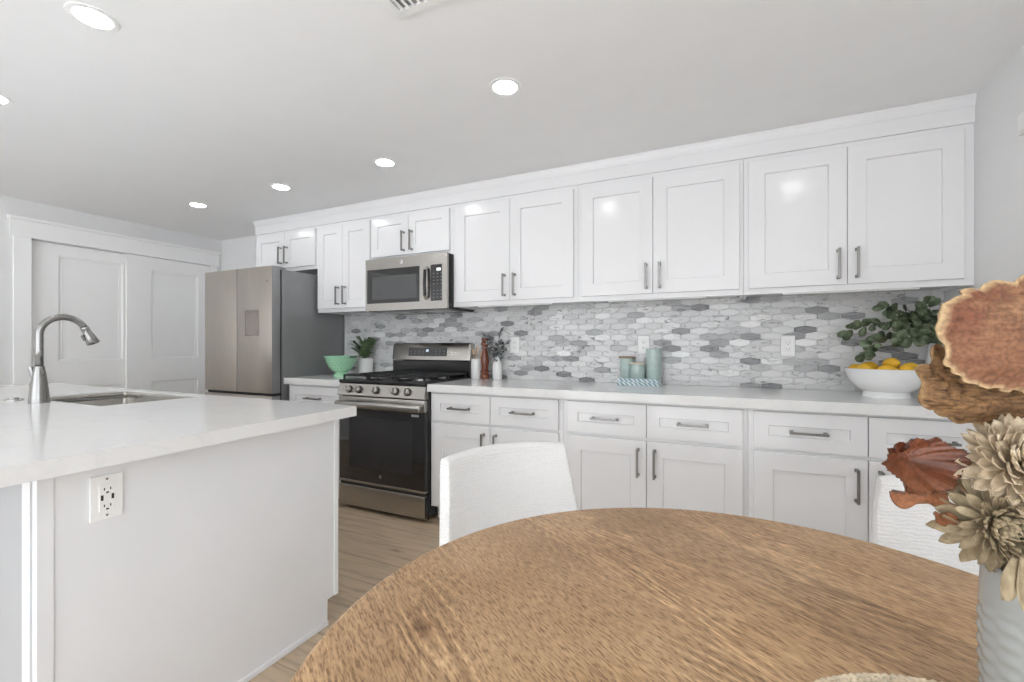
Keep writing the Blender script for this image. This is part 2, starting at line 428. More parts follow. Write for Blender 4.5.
# crown / fascia above the wall cabinets
bm = new_bm()
prof = [(-0.005, ZT), (-0.334, ZT), (-0.334, ZT + 0.072), (-0.337, ZT + 0.074), (-0.340, ZT + 0.092), (-0.345, ZT + 0.106), (-0.348, ZC - 0.001), (-0.005, ZC - 0.001)]
xe = -4.905
a = [bm.verts.new((0.0 - .001, y, z)) for y, z in prof]
b_ = [bm.verts.new((xe - max(0, (-y - 0.334)), y, z)) for y, z in prof]
for k in range(len(prof)):
    k2 = (k + 1) % len(prof); bm.faces.new((a[k], a[k2], b_[k2], b_[k]))
bm.faces.new(a[::-1]); bm.faces.new(b_)
struct('trim_1', bm, M_CAB)

# ------------------------------------------------------------------ cabinets
def shaker(bm, x0, x1, z0, z1, y, th=0.02, st=0.06, rec=0.011):
    """shaker front: back at y, front at y-th, bevelled recess"""
    yf = y - th
    # outer rim
    o = [(x0, z0), (x1, z0), (x1, z1), (x0, z1)]
    e = 0.0015
    of = [(x0 + e, z0 + e), (x1 - e, z0 + e), (x1 - e, z1 - e), (x0 + e, z1 - e)]
    i = [(x0 + st, z0 + st), (x1 - st, z0 + st), (x1 - st, z1 - st), (x0 + st, z1 - st)]
    s = 0.003
    ii = [(x0 + st + s, z0 + st + s), (x1 - st - s, z0 + st + s), (x1 - st - s, z1 - st - s), (x0 + st + s, z1 - st - s)]
    def mk(L, yy): return [bm.verts.new((p[0], yy, p[1])) for p in L]
    A = mk(o, y); B = mk(o, yf + e); Cc = mk(of, yf); D = mk(i, yf); E_ = mk(ii, yf + rec)
    for P, Q in ((A, B), (B, Cc), (Cc, D), (D, E_)):
        for k in range(4): bm.faces.new((P[k], P[(k + 1) % 4], Q[(k + 1) % 4], Q[k]))
    bm.faces.new(E_); bm.faces.new(A[::-1])
def pull(parent, x, z, y, length=0.15, vertical=True):
    bm = new_bm(); h = length / 2; w = 0.0055; out = 0.030
    if vertical:
        box(bm, x - w, x + w, y - out - 2 * w, y - out, z - h, z + h, .0015)
        for s in (-1, 1):
            zz = z + s * (h - 0.009)
            box(bm, x - w, x + w, y - out - .001, y, zz - w, zz + w, .001)
            box(bm, x - .008, x + .008, y - .004, y + .0005, zz - .008, zz + .008, .001)
    else:
        box(bm, x - h, x + h, y - out - 2 * w, y - out, z - w, z + w, .0015)
        for s in (-1, 1):
            xx = x + s * (h - 0.009)
            box(bm, xx - w, xx + w, y - out - .001, y, z - w, z + w, .001)
            box(bm, xx - .008, xx + .008, y - .004, y + .0005, z - .008, z + .008, .001)
    o = finish('handle', bm, M_NICKEL, parent)
    return o
YUF = -0.325     # face of wall cabinet box, doors proud of it
def wall_cabinet(x0, x1, z0, z1, doors, label, hz=1.563, st=0.075, light=True):
    cx = (x0 + x1) / 2
    t = thing('wall_cabinet', label, 'cabinet', (cx, 0, z0), group=None)
    bm = new_bm()
    g = 0.0008
    # carcass with a recessed underside
    box(bm, x0 - cx + g, x1 - cx - g, YUF, -0.002, 0.018, z1 - z0 - .001)
    box(bm, x0 - cx + g, x1 - cx - g, YUF, YUF + .018, 0, 0.018)
    box(bm, x0 - cx + g, x0 - cx + .018, YUF + .018, -.002, 0, 0.018); box(bm, x1 - cx - .018, x1 - cx - g, YUF + .018, -.002, 0, 0.018)
    # face frame edge rounding
    finish('body', bm, M_CAB, t)
    for k, (a, b_) in enumerate(doors):
        bm = new_bm(); shaker(bm, a - cx, b_ - cx, 0.030, z1 - z0 - 0.026, YUF, st=st)
        d = finish('door', bm, M_CAB, t)
        hx = (b_ - 0.036 if k == 0 else a + 0.036) - cx
        pull(d, hx, hz - z0, YUF - 0.02)
    if light:
        bm = new_bm(); w = min(0.28, (x1 - x0) * .32)
        box(bm, -w, w, -0.30, -0.265, -0.006, 0.016, .002)
        o = finish('under_cabinet_light', bm, M_PLAST, t)
    return t
wall_cabinet(-0.928, -0.0005, ZB, ZT, [(-0.905, -0.4755), (-0.4725, -0.040)], 'white shaker wall cabinet with two tall doors next to the right wall')
wall_cabinet(-1.853, -0.928, ZB, ZT, [(-1.828, -1.3995), (-1.3965, -0.949)], 'white two-door shaker wall cabinet above the green canisters')
wall_cabinet(-2.772, -1.853, ZB, ZT, [(-2.747, -2.3195), (-2.3165, -1.878)], 'white two-door shaker wall cabinet immediately right of the microwave')
wall_cabinet(-3.529, -2.772, 1.812, ZT, [(-3.521, -3.1625), (-3.1595, -2.799)], 'short white two-door wall cabinet directly above the microwave', hz=1.94, st=0.062, light=False)
wall_cabinet(-4.117, -3.529, ZB, ZT, [(-4.101, -3.8265), (-3.8235, -3.537)], 'narrow white wall cabinet between fridge and microwave', st=0.065, light=False)
wall_cabinet(-4.900, -4.117, 1.806, ZT, [(-4.879, -4.506), (-4.503, -4.133)], 'short white two-door wall cabinet above the fridge', hz=1.945, st=0.062, light=False)

YBF = -0.60
def base_cabinet(x0, x1, cols, label):
    cx = (x0 + x1) / 2
    t = thing('base_cabinet', label, 'cabinet', (cx, 0, 0))
    bm = new_bm(); g = .0008
    box(bm, x0 - cx + g, x1 - cx - g, YBF, -0.002, 0.105, CB - .0005)
    finish('body', bm, M_CAB, t)
    bm = new_bm(); box(bm, x0 - cx + g, x1 - cx - g, YBF + .075, -0.002, 0.0, 0.105); finish('toe_kick', bm, M_CAB, t)
    n = len(cols)
    for k, (a, b_) in enumerate(cols):
        bm = new_bm(); shaker(bm, a - cx, b_ - cx, 0.673, 0.847, YBF, st=0.062)
        d = finish('drawer', bm, M_CAB, t); pull(d, (a + b_) / 2 - cx, 0.760, YBF - .02, vertical=False)
        bm = new_bm(); shaker(bm, a - cx, b_ - cx, 0.120, 0.657, YBF, st=0.080)
        d = finish('door', bm, M_CAB, t)
        hx = (b_ - 0.040 if (k == 0 and n > 1) else a + 0.040) - cx
        pull(d, hx, 0.545, YBF - .02)
    return t
base_cabinet(-0.918, -0.0005, [(-0.895, -0.4555), (-0.4515, -0.020)], 'white base cabinet below the lemon bowl, partly behind the dried flowers')
base_cabinet(-1.854, -0.918, [(-1.827, -1.3935), (-1.3895, -0.940)], 'white base cabinet with two drawers below the green canisters')
base_cabinet(-2.771, -1.854, [(-2.749, -2.3225), (-2.3185, -1.8805)], 'white base cabinet right of the range, half hidden by a chair back')
base_cabinet(-4.120, -3.532, [(-4.092, -3.560)], 'narrow white base cabinet with one drawer between fridge and range')

def worktop(x0, x1, label):
    bm = new_bm(); box(bm, x0, x1, -0.645, -0.001, CB, CT, .003)
    tag(finish('worktop', bm, M_QUARTZ), label, 'countertop')
worktop(-2.7715, -0.0005, 'long pale quartz worktop running from the range to the right wall')
worktop(-4.130, -3.5315, 'short pale quartz worktop under the green bowl, left of the range')

# ------------------------------------------------------------------ backsplash of stretched hexagon tiles
def clip(poly, x0, x1, z0, z1):
    def cut(P, f, inter):
        out = []
        for k in range(len(P)):
            a, b_ = P[k], P[(k + 1) % len(P)]
            if f(a): out.append(a)
            if f(a) != f(b_): out.append(inter(a, b_))
        return out
    def ix(v): return lambda a, b_: (v, a[1] + (b_[1] - a[1]) * (v - a[0]) / (b_[0] - a[0]))
    def iz(v): return lambda a, b_: (a[0] + (b_[0] - a[0]) * (v - a[1]) / (b_[1] - a[1]), v)
    for f, i in ((lambda p: p[0] >= x0, ix(x0)), (lambda p: p[0] <= x1, ix(x1)), (lambda p: p[1] >= z0, iz(z0)), (lambda p: p[1] <= z1, iz(z1))):
        poly = cut(poly, f, i)
        if len(poly) < 3: return None
    return poly
def backsplash():
    X0, X1, Z0, Z1 = -4.118, -0.001, CT + .0006, ZB + 0.017
    bm = new_bm(); lay = bm.loops.layers.float_color.new('tone')
    box(bm, X0, X1, -0.005, -0.0008, Z0, Z1, mi=1)
    W_, hb, ha = 0.1115, 0.0257, 0.0111
    rnd = random.Random(11); row = 0; z = Z0 + 0.010
    while z - hb < Z1:
        x = X0 - (0.5 * W_ if row % 2 else 0)
        while x < X1 + W_:
            g = 0.0011; w = W_ / 2 - g * 1.5
            P = [(x - w, z - hb / 2 + g * .4), (x, z - hb / 2 - ha + g), (x + w, z - hb / 2 + g * .4), (x + w, z + hb / 2 - g * .4), (x, z + hb / 2 + ha - g), (x - w, z + hb / 2 - g * .4)]
            P = clip(P, X0, X1, Z0, Z1)
            u = rnd.random()
            tone = (rnd.uniform(.05, .30) if u < .10 else rnd.uniform(.33, .50) if u < .22 else rnd.uniform(.62, .78) if u < .91 else rnd.uniform(.86, 1.0))
            vein = rnd.choice((.15, .3, .5, .8, 1.0)) if tone > .5 else rnd.choice((.5, .8, 1.0)); h3 = rnd.random(); dy = rnd.uniform(0, .0008)
            if P:
                cx = sum(p[0] for p in P) / len(P); cz = sum(p[1] for p in P) / len(P)
                b_ = [bm.verts.new((p[0], -0.005, p[1])) for p in P]
                f1 = [bm.verts.new((p[0], -0.0085 - dy, p[1])) for p in P]
                f2 = [bm.verts.new((cx + (p[0] - cx) * .97, -0.0095 - dy, cz + (p[1] - cz) * .93)) for p in P]
                fs = [bm.faces.new(f2)]
                for k in range(len(P)):
                    k2 = (k + 1) % len(P)
                    fs.append(bm.faces.new((b_[k], b_[k2], f1[k2], f1[k]))); fs.append(bm.faces.new((f1[k], f1[k2], f2[k2], f2[k])))
                for f in fs:
                    for l in f.loops: l[lay] = (tone, vein, h3, 1)
            x += W_
        z += hb + ha; row += 1
    o = finish('backsplash', bm, [M_TILE, M_GROUT])
    tag(o, 'marble mosaic backsplash of stretched grey and white hexagon tiles', 'backsplash')
backsplash()

# ------------------------------------------------------------------ outlets
def outlet(x, z, label):
    t = thing('wall_outlet', label, 'outlet', (x, -0.0100, z))
    bm = new_bm(); box(bm, -.036, .036, -.0065, 0, -.059, .059, .002); finish('cover_plate', bm, M_PLAST, t)
    bm = new_bm(); box(bm, -.0165, .0165, -.0085, -.006, -.034, .034, .001); finish('socket_face', bm, M_PLAST, t)
    bm = new_bm()
    for s in (-1, 1):
        zz = s * 0.017
        box(bm, -.0075, -.0055, -.0088, -.008, zz - .004, zz + .004); box(bm, .0055, .0075, -.0088, -.008, zz - .004, zz + .004)
        disc_y(bm, 0, -.008, zz - .009, .0024, .0008, 10)
    finish('slots', bm, M_SLOT, t)
outlet(-0.691, 1.158, 'white wall outlet left of the lemon bowl')
outlet(-1.503, 1.165, 'white wall outlet above the green canisters')
outlet(-2.436, 1.163, 'white wall outlet right of the small white vase')

# ------------------------------------------------------------------ refrigerator
def fridge():
    x0, x1 = -4.975, -4.142; w = x1 - x0; cx = (x0 + x1) / 2; h = 1.752
    t = thing('refrigerator', 'tall stainless fridge with two doors and a dark grey side', 'fridge', (cx, 0, 0))
    a, b_ = -w / 2, w / 2
    bm = new_bm(); box(bm, a + .004, b_ - .001, -0.645, -0.012, 0.03, h, .004); finish('body', bm, M_FSIDE, t)
    bm = new_bm(); box(bm, a + .02, b_ - .02, -0.66, -0.02, 0.0, 0.03); finish('base_grille', bm, M_SLOT, t)
    bm = new_bm(); box(bm, a + .012, b_ - .012, -0.668, -0.644, 0.05, 1.745); finish('door_gasket', bm, M_SLOT, t)
    split = 0.002
    zs = 0.778
    def leaf(nm, u0, u1, z0, z1):
        bm = new_bm(); box(bm, u0, u1, -0.735, -0.662, z0, z1, .0025, 2)
        return skin(finish(nm, bm, [M_FRIDGE, M_FSIDE], t, angle=40))
    l = leaf('door', a, split - .003, zs + .012, 1.770)
    r = leaf('door', split + .003, b_, zs + .012, 1.770)
    leaf('drawer', a, b_, 0.42, zs - .010); leaf('drawer', a, b_, 0.045, 0.408)
    bm = new_bm(); box(bm, a + .01, b_ - .01, -0.715, -0.665, zs - .012, zs + .014); finish('handle_recess', bm, M_SLOT, t)
    # flush framed panel, darker than the door
    bm = new_bm(); z0, z1, u0, u1 = 1.235, 1.435, 0.105, 0.262
    for q in ((u0, u1, z0, z0 + .006), (u0, u1, z1 - .006, z1), (u0, u0 + .006, z0, z1), (u1 - .006, u1, z0, z1)):
        box(bm, q[0], q[1], -0.7365, -0.734, q[2], q[3])
    p = finish('panel_frame', bm, mat('flush_panel_trim', (0.22, 0.20, 0.19), rough=.3, metal=.8, var=.03), r)
    bm = new_bm(); box(bm, u0 + .006, u1 - .006, -0.7358, -0.734, z0 + .006, z1 - .006)
    finish('flush_panel', bm, mat('flush_panel_face', (0.37, 0.33, 0.30), rough=.2, metal=.7, var=.05), r)
    bm = new_bm(); disc_y(bm, b_ - .055, -0.735, 1.655, .008, .0015, 16); finish('badge', bm, M_NICKEL, r)
    for s in (-1, 1):
        bm = new_bm(); box(bm, s * (w / 2 - .05) - .035, s * (w / 2 - .05) + .035, -0.69, -0.60, 1.7525, 1.775, .005)
        finish('hinge_cover', bm, M_FSIDE, t)
fridge()

# ------------------------------------------------------------------ range
def gas_range():
    x0, x1 = -3.5285, -2.7755; w = x1 - x0; cx = (x0 + x1) / 2; h = w / 2
    t = thing('gas_range', 'freestanding stainless gas range with black glass oven door', 'stove', (cx, 0, 0))
    bm = new_bm(); box(bm, -h, h, -0.625, -0.014, 0.035, 0.893, .003); finish('body', bm, M_BLACK, t)
    for sx in (-1, 1):
        for yy in (-0.57, -0.08):
            bm = new_bm(); lathe(bm, [(0, 0), (.018, 0), (.018, .02), (.01, .025), (.01, .04), (0, .04)], 12, (sx * (h - .05), yy)); finish('foot', bm, M_SLOT, t)
    # storage drawer front
    bm = new_bm(); box(bm, -h + .002, h - .002, -0.662, -0.624, 0.030, 0.176, .005, 3); skin(finish('drawer', bm, [M_STEELH, M_BLACK], t, angle=40))
    bm = new_bm(); box(bm, -h + .006, h - .006, -0.650, -0.624, 0.172, 0.205); finish('drawer_gap', bm, M_SLOT, t)
    # oven door
    bm = new_bm(); box(bm, -h + .002, h - .002, -0.660, -0.626, 0.203, 0.722, .004)
    d = finish('oven_door', bm, M_GLASSB, t, angle=40)
    bm = new_bm(); box(bm, -h + .002, h - .002, -0.664, -0.626, 0.196, 0.212, .002); finish('door_bottom_trim', bm, M_STEELH, d)
    bm = new_bm(); box(bm, -h + .10, h - .10, -0.6606, -0.6595, 0.30, 0.655, .0004); finish('window', bm, M_WINB, d)
    bm = new_bm(); box(bm, -h + .002, h - .002, -0.664, -0.626, 0.722, 0.800, .004); finish('door_top_trim', bm, M_STEELH, d, angle=40)
    bm = new_bm()
    P = [(-h + .012, -0.706, 0.752), (h - .012, -0.706, 0.752)]
    # flattened bar handle
    n = 16
    for i in range(1):
        rings = []
        for x in (-h + .010, -h + .016, h - .016, h - .010):
            k_ = .75 if abs(x) > h - .013 else 1
            rings.append([bm.verts.new((x, -0.704 + .013 * k_ * math.cos(2 * PI * k / n), 0.750 + .023 * k_ * math.sin(2 * PI * k / n))) for k in range(n)])
        for A, B in zip(rings, rings[1:]):
            for k in range(n): bm.faces.new((A[k], A[(k + 1) % n], B[(k + 1) % n], B[k]))
        bm.faces.new(rings[0][::-1]); bm.faces.new(rings[-1])
    hd = finish('handle', bm, M_STEEL, d, angle=50)
    for s in (-1, 1):
        bm = new_bm(); box(bm, s * (h - .035) - .014, s * (h - .035) + .014, -0.700, -0.663, 0.735, 0.766, .004); finish('handle_bracket', bm, M_STEEL, hd)
    bm = new_bm(); disc_y(bm, 0.005, -0.660, 0.262, 0.013, .0012, 24); finish('badge', bm, M_NICKEL, d)
    bm = new_bm(); box(bm, h - .11, h - .05, -0.6608, -0.6598, 0.690, 0.706); finish('sticker', bm, M_KEY, d)
    # control panel, leaning back
    bm = new_bm()
    prof = [(-0.626, 0.806), (-0.672, 0.806), (-0.676, 0.812), (-0.652, 0.889), (-0.645, 0.893), (-0.626, 0.893)]
    A = [bm.verts.new((-h, y, z)) for y, z in prof]; B = [bm.verts.new((h, y, z)) for y, z in prof]
    for k in range(len(prof)): bm.faces.new((A[k], A[(k + 1) % 6], B[(k + 1) % 6], B[k]))
    bm.faces.new(A[::-1]); bm.faces.new(B); finish('control_panel', bm, M_STEELH, t)
    # knobs
    tilt = Matrix.Rotation(R(-17), 4, 'X')
    for kx in (-0.275, -0.185, -0.030, 0.138, 0.238):
        bm = new_bm()
        disc_y(bm, 0, 0, 0, .0265, .006, 28, .001)
        kb = finish('knob_bezel', bm, M_SLOT, None)
        bm = new_bm(); disc_y(bm, 0, -.006, 0, .0225, .022, 28, .004)
        k1 = finish('knob', bm, M_STEEL, t, angle=40); k1.matrix_local = Matrix.Translation((kx, -0.664, 0.851)) @ tilt
        bm = new_bm(); box(bm, -.0035, .0035, -.036, -.027, -.019, .019, .0015); g = finish('grip', bm, M_NICKEL, k1)
        kb.parent = k1
    # cooktop
    bm = new_bm(); box(bm, -h - .001, h + .001, -0.662, -0.085, 0.893, 0.918, .006, 3); finish('cooktop', bm, M_BLACK, t, angle=40)
    for bx, by, r in ((-.235, -.50, .045), (-.235, -.23, .038), (0, -.365, .050), (.235, -.50, .050), (.235, -.23, .034)):
        bm = new_bm(); lathe(bm, [(0, .914), (r * 1.25, .914), (r * 1.25, .920), (r, .922), (r, .930), (0, .930)], 28, (bx, by)); bq = finish('burner', bm, M_STEEL, t, angle=40)
        bm = new_bm(); lathe(bm, [(0, .930), (r * .92, .930), (r * .92, .936), (r * .8, .938), (0, .938)], 28, (bx, by)); finish('burner_cap', bm, M_IRON, bq, angle=40)
    for gx0, gx1 in ((-h + .020, -.128), (-.122, .122), (.128, h - .020)):
        bm = new_bm(); zt = .952; zl = .940; y0, y1 = -0.640, -0.100
        for q in ((gx0, gx1, y0, y0 + .012), (gx0, gx1, y1 - .012, y1), (gx0, gx0 + .012, y0, y1), (gx1 - .012, gx1, y0, y1)):
            box(bm, q[0], q[1], q[2], q[3], zl, zt, .002)
        m_ = (gx0 + gx1) / 2
        box(bm, m_ - .005, m_ + .005, y0, y1, zl + .001, zt + .001, .0015)
        for yy in (-.55, -.46, -.37, -.28, -.19): box(bm, gx0, gx1, yy - .005, yy + .005, zl + .001, zt + .001, .0015)
        for xx in (gx0 + .006, gx1 - .006):
            for yy in (y0 + .006, -.37, y1 - .006): box(bm, xx - .006, xx + .006, yy - .006, yy + .006, .918, zl + .002)
        finish('grate', bm, M_IRON, t)
    # back guard
    bm = new_bm(); box(bm, -h + .005, h - .005, -0.085, -0.016, 0.893, 1.050, .003); finish('rear_riser', bm, M_BLACK, t)
    bm = new_bm()
    pr = [(-0.016, 1.035), (-0.088, 1.035), (-0.098, 1.045), (-0.082, 1.165), (-0.070, 1.178), (-0.016, 1.178)]
    nseg = 8; secs = []
    for x, k_ in [(-h + .002, .86), (-h + .010, .95), (-h + .026, 1), (h - .026, 1), (h - .010, .95), (h - .002, .86)]:
        secs.append([bm.verts.new((x, -0.016 + (y + 0.016) * k_, 1.10 + (z - 1.10) * (.5 + .5 * k_))) for y, z in pr])
    for A, B in zip(secs, secs[1:]):
        for k in range(6): bm.faces.new((A[k], A[(k + 1) % 6], B[(k + 1) % 6], B[k]))
    bm.faces.new(secs[0][::-1]); bm.faces.new(secs[-1])
    bgd = finish('back_guard', bm, M_STEELH, t, angle=35)
    slope = Matrix.Rotation(math.atan2(0.016, 0.12) * -1, 4, 'X')
    bm = new_bm(); box(bm, -.185, .185, -.0016, 0, -.034, .034, .001)
    for i in range(9):
        for j in range(2):
            if 3 < i < 6: continue
            box(bm, -.165 + i * .040, -.155 + i * .040, -.0019, -.0014, -.018 + j * .022, -.015 + j * .022, mi=1)
    dp = finish('display', bm, [M_GLASSB, M_KEY], bgd); dp.matrix_local = Matrix.Translation((-0.018, -0.0895, 1.108)) @ slope
    bm = new_bm()
    for q in ((-.012, -.004, .003, .017), (.000, .008, .003, .017)):
        for a, b_, c, d_ in ((q[0], q[1], q[3] - .002, q[3]), (q[0], q[1], q[2], q[2] + .002), (q[1] - .002, q[1], q[2], q[3])): box(bm, a, b_, -.0020, -.0014, c, d_)
    finish('clock_digits', bm, mat('display_digits', (.8, .9, 1), emit=2.5), dp)
gas_range()

# ------------------------------------------------------------------ microwave
def microwave():
    x0, x1 = -3.515, -2.7735; cx = (x0 + x1) / 2; h = (x1 - x0) / 2; z0, z1 = 1.420, 1.811
    t = thing('microwave', 'stainless over-the-range microwave with black keypad', 'microwave', (cx, 0, z0))
    H = z1 - z0
    bm = new_bm(); box(bm, -h, h, -0.385, -0.012, 0.008, H - .001, .003); finish('body', bm, M_BLACK, t)
    bm = new_bm(); box(bm, -h + .01, h - .01, -0.39, -0.02, -0.004, 0.009, .003); u = finish('underside', bm, M_BLACK, t)
    for sx in (-1, 1):
        bm = new_bm(); box(bm, sx * .20 - .11, sx * .20 + .11, -.30, -.12, -.0062, -.0035); finish('grease_filter', bm, M_STEEL, u)
    # door frame with an opening for the window
    dr = 0.600 - h          # right edge of door
    wx0, wx1, wz0, wz1 = -h + .016, -h + .508, 0.056, 0.312
    bm = new_bm(); yb, yf = -0.386, -0.410
    for q in ((-h, h, 0.0, wz0), (-h, h, wz1, H), (-h, wx0, wz0, wz1), (wx1, -h + .604, wz0, wz1), (h - .040, h, wz0, wz1)):
        box(bm, q[0], q[1], yf, yb, q[2], q[3])
    bmesh.ops.remove_doubles(bm, verts=bm.verts[:], dist=1e-5)
    f = finish('front_frame', bm, M_STEELH, t)
    bm = new_bm(); box(bm, wx0, wx1, -0.404, -0.386, wz0, wz1); dgl = finish('door_glass', bm, M_GLASSB, t)
    bm = new_bm(); box(bm, wx0 + .045, wx1 - .03, -0.4046, -0.4038, wz0 + .03, wz1 - .055, .0003); finish('window', bm, M_MWIN, dgl)
    bm = new_bm(); box(bm, -h + .596, h - .040, -0.4095, -0.386, wz0 - .0, wz1 + .0, .002)
    for i in range(3):
        for j in range(8):
            if j == 3: continue
            x = -h + .625 + i * .032; z = wz0 + .022 + j * .024
            box(bm, x, x + .010, -.4102, -.4092, z, z + .004, mi=1)
    kp = finish('keypad_panel', bm, [M_GLASSB, M_KEY], t)
    bm = new_bm(); box(bm, -h + .655, -h + .690, -.4102, -.4092, wz1 - .045, wz1 - .025); finish('clock_display', bm, mat('display_pale', (.75, .8, .8), emit=.6), kp)
    # bowed handle, its dark reflection put in as black between steel ends
    bm = new_bm(); hx = -h + .572
    pts = [(hx, -0.408, .072), (hx, -.424, .076), (hx, -.434, .092), (hx, -.438, .18), (hx, -.434, .276), (hx, -.424, .292), (hx, -.408, .296)]
    rings = []
    n = 12
    P = [Vector(p) for p in pts]
    for i, p in enumerate(P):
        tn = (P[min(i + 1, 6)] - P[max(i - 1, 0)]).normalized(); nx = Vector((1, 0, 0)); b_ = tn.cross(nx)
        rings.append([bm.verts.new(p + nx * .012 * math.cos(2 * PI * k / n) + b_ * .009 * math.sin(2 * PI * k / n)) for k in range(n)])
    for A, B in zip(rings, rings[1:]):
        for k in range(n): bm.faces.new((A[k], A[(k + 1) % n], B[(k + 1) % n], B[k]))
    bm.faces.new(rings[0][::-1]); bm.faces.new(rings[-1])
    mh = finish('handle', bm, [M_BLACK, M_STEEL], t, smooth=True)
    for p in mh.data.polygons: p.material_index = 1 if (p.center.z < .085 or p.center.z > .283) else 0
    # round emblem above the window
    bm = new_bm(); ex, ez = -h + .345, wz1 + .042
    disc_y(bm, ex, -.410, ez, .0145, .002, 28, .0005); e_ = finish('emblem', bm, M_PLAST, t)
    bm = new_bm()
    for rr in (.0115,):
        for k in range(28):
            a0, a1 = 2 * PI * k / 28, 2 * PI * (k + 1) / 28
            v = [bm.verts.new((ex + r_ * math.cos(a_), -.4123, ez + r_ * math.sin(a_))) for r_, a_ in ((rr, a0), (rr, a1), (rr - .002, a1), (rr - .002, a0))]
            bm.faces.new(v)
    tube(bm, [(ex - .006 + .001 * math.cos(s), -.4123, ez + .0045 * math.sin(s)) for s in [2 * PI * k / 12 for k in range(11)]], .0008, 6)
    tube(bm, [(ex + .003 + .0025 * math.cos(s), -.4123, ez + .0045 * math.sin(s)) for s in [.6 + 5 * k / 12 for k in range(13)]], .0008, 6)
    finish('monogram', bm, M_SLOT, e_)
microwave()

# ------------------------------------------------------------------ island
IX1, IY1 = -2.443, -1.600      # right end and kitchen-side edge of the island top
IX0, IY0 = -5.20, -2.90
SX0, SX1, SY0, SY1 = -4.13, -3.42, -2.075, -1.668
def island():
    t = thing('kitchen_island', 'white kitchen island base with a plain end panel', 'island', (0, 0, 0))
    px = -2.510; yk = -1.640; yb = -2.560
    bm = new_bm()     # body with a clear well under the sink
    for q in ((IX0 + .06, SX0 - .03), (SX1 + .03, px - .020)):
        box(bm, q[0], q[1], yb + .075, yk - .002, .10, CB - .001)
    box(bm, SX0 - .03, SX1 + .03, yb + .022, yk - .002, .10, .55)
    box(bm, SX0 - .03, SX1 + .03, yb + .022, SY0 - .06, .55, CB - .001)
    box(bm, SX0 - .03, SX1 + .03, yk - .02, yk - .002, .55, CB - .001)
    finish('body', bm, M_ISL, t)
    bm = new_bm(); box(bm, IX0 + .08, px - .021, yb + .05, yk - .075, 0, .10); finish('toe_kick', bm, M_ISL, t)
    # end panel, notched at the toe kick
    bm = new_bm(); g = 0.0
    prof = [(yb, 0.0), (yk - .055, 0.0), (yk - .055, .105), (yk, .105), (yk, CB - .001), (yb, CB - .001)]
    A = [bm.verts.new((px - .019, y, z)) for y, z in prof]; B = [bm.verts.new((px, y, z)) for y, z in prof]
    for k in range(6): bm.faces.new((A[k], A[(k + 1) % 6], B[(k + 1) % 6], B[k]))
    bm.faces.new(A[::-1]); bm.faces.new(B)
    bmesh.ops.bevel(bm, geom=bm.edges[:], offset=.0012, segments=1, affect='EDGES')
    finish('end_panel', bm, M_ISL, t)
    bm = new_bm(); box(bm, px - .019, px + .004, yb - .014, yb + .018, .0, CB - .001, .0012); finish('corner_post', bm, M_ISL, t)
    bm = new_bm(); box(bm, px + .0001, px + .006, yk - .022, yk - .002, .106, CB - .002, .001); finish('edge_strip', bm, M_ISL, t)
    bm = new_bm(); box(bm, px, px + .010, yb + .018, yk - .056, 0, .022, .004); finish('shoe_moulding', bm, M_ISL, t)
    # seating side: set-back panel and a slim stile
    bm = new_bm(); box(bm, IX0 + .06, px - .075, yb + .004, yb + .022, 0.0, CB - .002); finish('back_panel', bm, mat('back_panel_shade', (0.42, 0.43, 0.44), rough=.5, var=.02), t)  # darker grey puts the shade on the recessed back into the colour
    bm = new_bm(); box(bm, px - .070, px - .028, yb - .016, yb + .022, 0.0, CB - .006, .001); finish('stile', bm, M_ISL, t)
island()
bm = new_bm()     # island top with the sink cut-out
xs = [IX0, SX0, SX1, IX1]; ys = [IY0, SY0, SY1, IY1]
grid = [[[bm.verts.new((x + (0.042 * (IY1 - y) if x == IX1 else 0), y, z)) for z in (CB, CTI)] for y in ys] for x in xs]
for i in range(3):
    for j in range(3):
        if i == 1 and j == 1: continue
        a, b_, c, d = grid[i][j], grid[i + 1][j], grid[i + 1][j + 1], grid[i][j + 1]
        bm.faces.new((a[1], b_[1], c[1], d[1])); bm.faces.new((a[0], d[0], c[0], b_[0]))
for i in range(3):
    for j in (0, 3): bm.faces.new((grid[i][j][0], grid[i + 1][j][0], grid[i + 1][j][1], grid[i][j][1]))
for j in range(3):
    for i in (0, 3): bm.faces.new((grid[i][j][0], grid[i][j + 1][0], grid[i][j + 1][1], grid[i][j][1]))
for a, b_ in (((1, 1), (2, 1)), ((2, 1), (2, 2)), ((2, 2), (1, 2)), ((1, 2), (1, 1))):
    p, q = grid[a[0]][a[1]], grid[b_[0]][b_[1]]; bm.faces.new((p[0], q[0], q[1], p[1]))
tag(finish('worktop', bm, M_QUARTZ), 'large pale quartz island top with a sink cut into it', 'countertop')

# sink
t = thing('kitchen_sink', 'rectangular stainless undermount sink in the island', 'sink', ((SX0 + SX1) / 2, (SY0 + SY1) / 2, 0.64))
w, d = (SX1 - SX0) / 2, (SY1 - SY0) / 2
bm = new_bm(); zt = CTI - .005 - .64
def rr(x, y, r, z, n=5):
    out = []
    for cx_, cy_, a0 in ((x - r, y - r, 0), (-x + r, y - r, 90), (-x + r, -y + r, 180), (x - r, -y + r, 270)):
        for k in range(n + 1):
            a = R(a0 + 90 * k / n); out.append(bm.verts.new((cx_ + r * math.cos(a), cy_ + r * math.sin(a), z)))
    return out
L = [rr(w - .0006, d - .0006, .004, zt - .19), rr(w - .0006, d - .0006, .004, zt), rr(w - .003, d - .003, .006, zt), rr(w - .005, d - .005, .012, zt - .01), rr(w - .008, d - .008, .02, .03), rr(w - .03, d - .03, .02, .012), rr(.05, .05, .049, .006)]
for A, B in zip(L, L[1:]):
    for k in range(len(A)): bm.faces.new((A[k], A[(k + 1) % len(A)], B[(k + 1) % len(A)], B[k]))
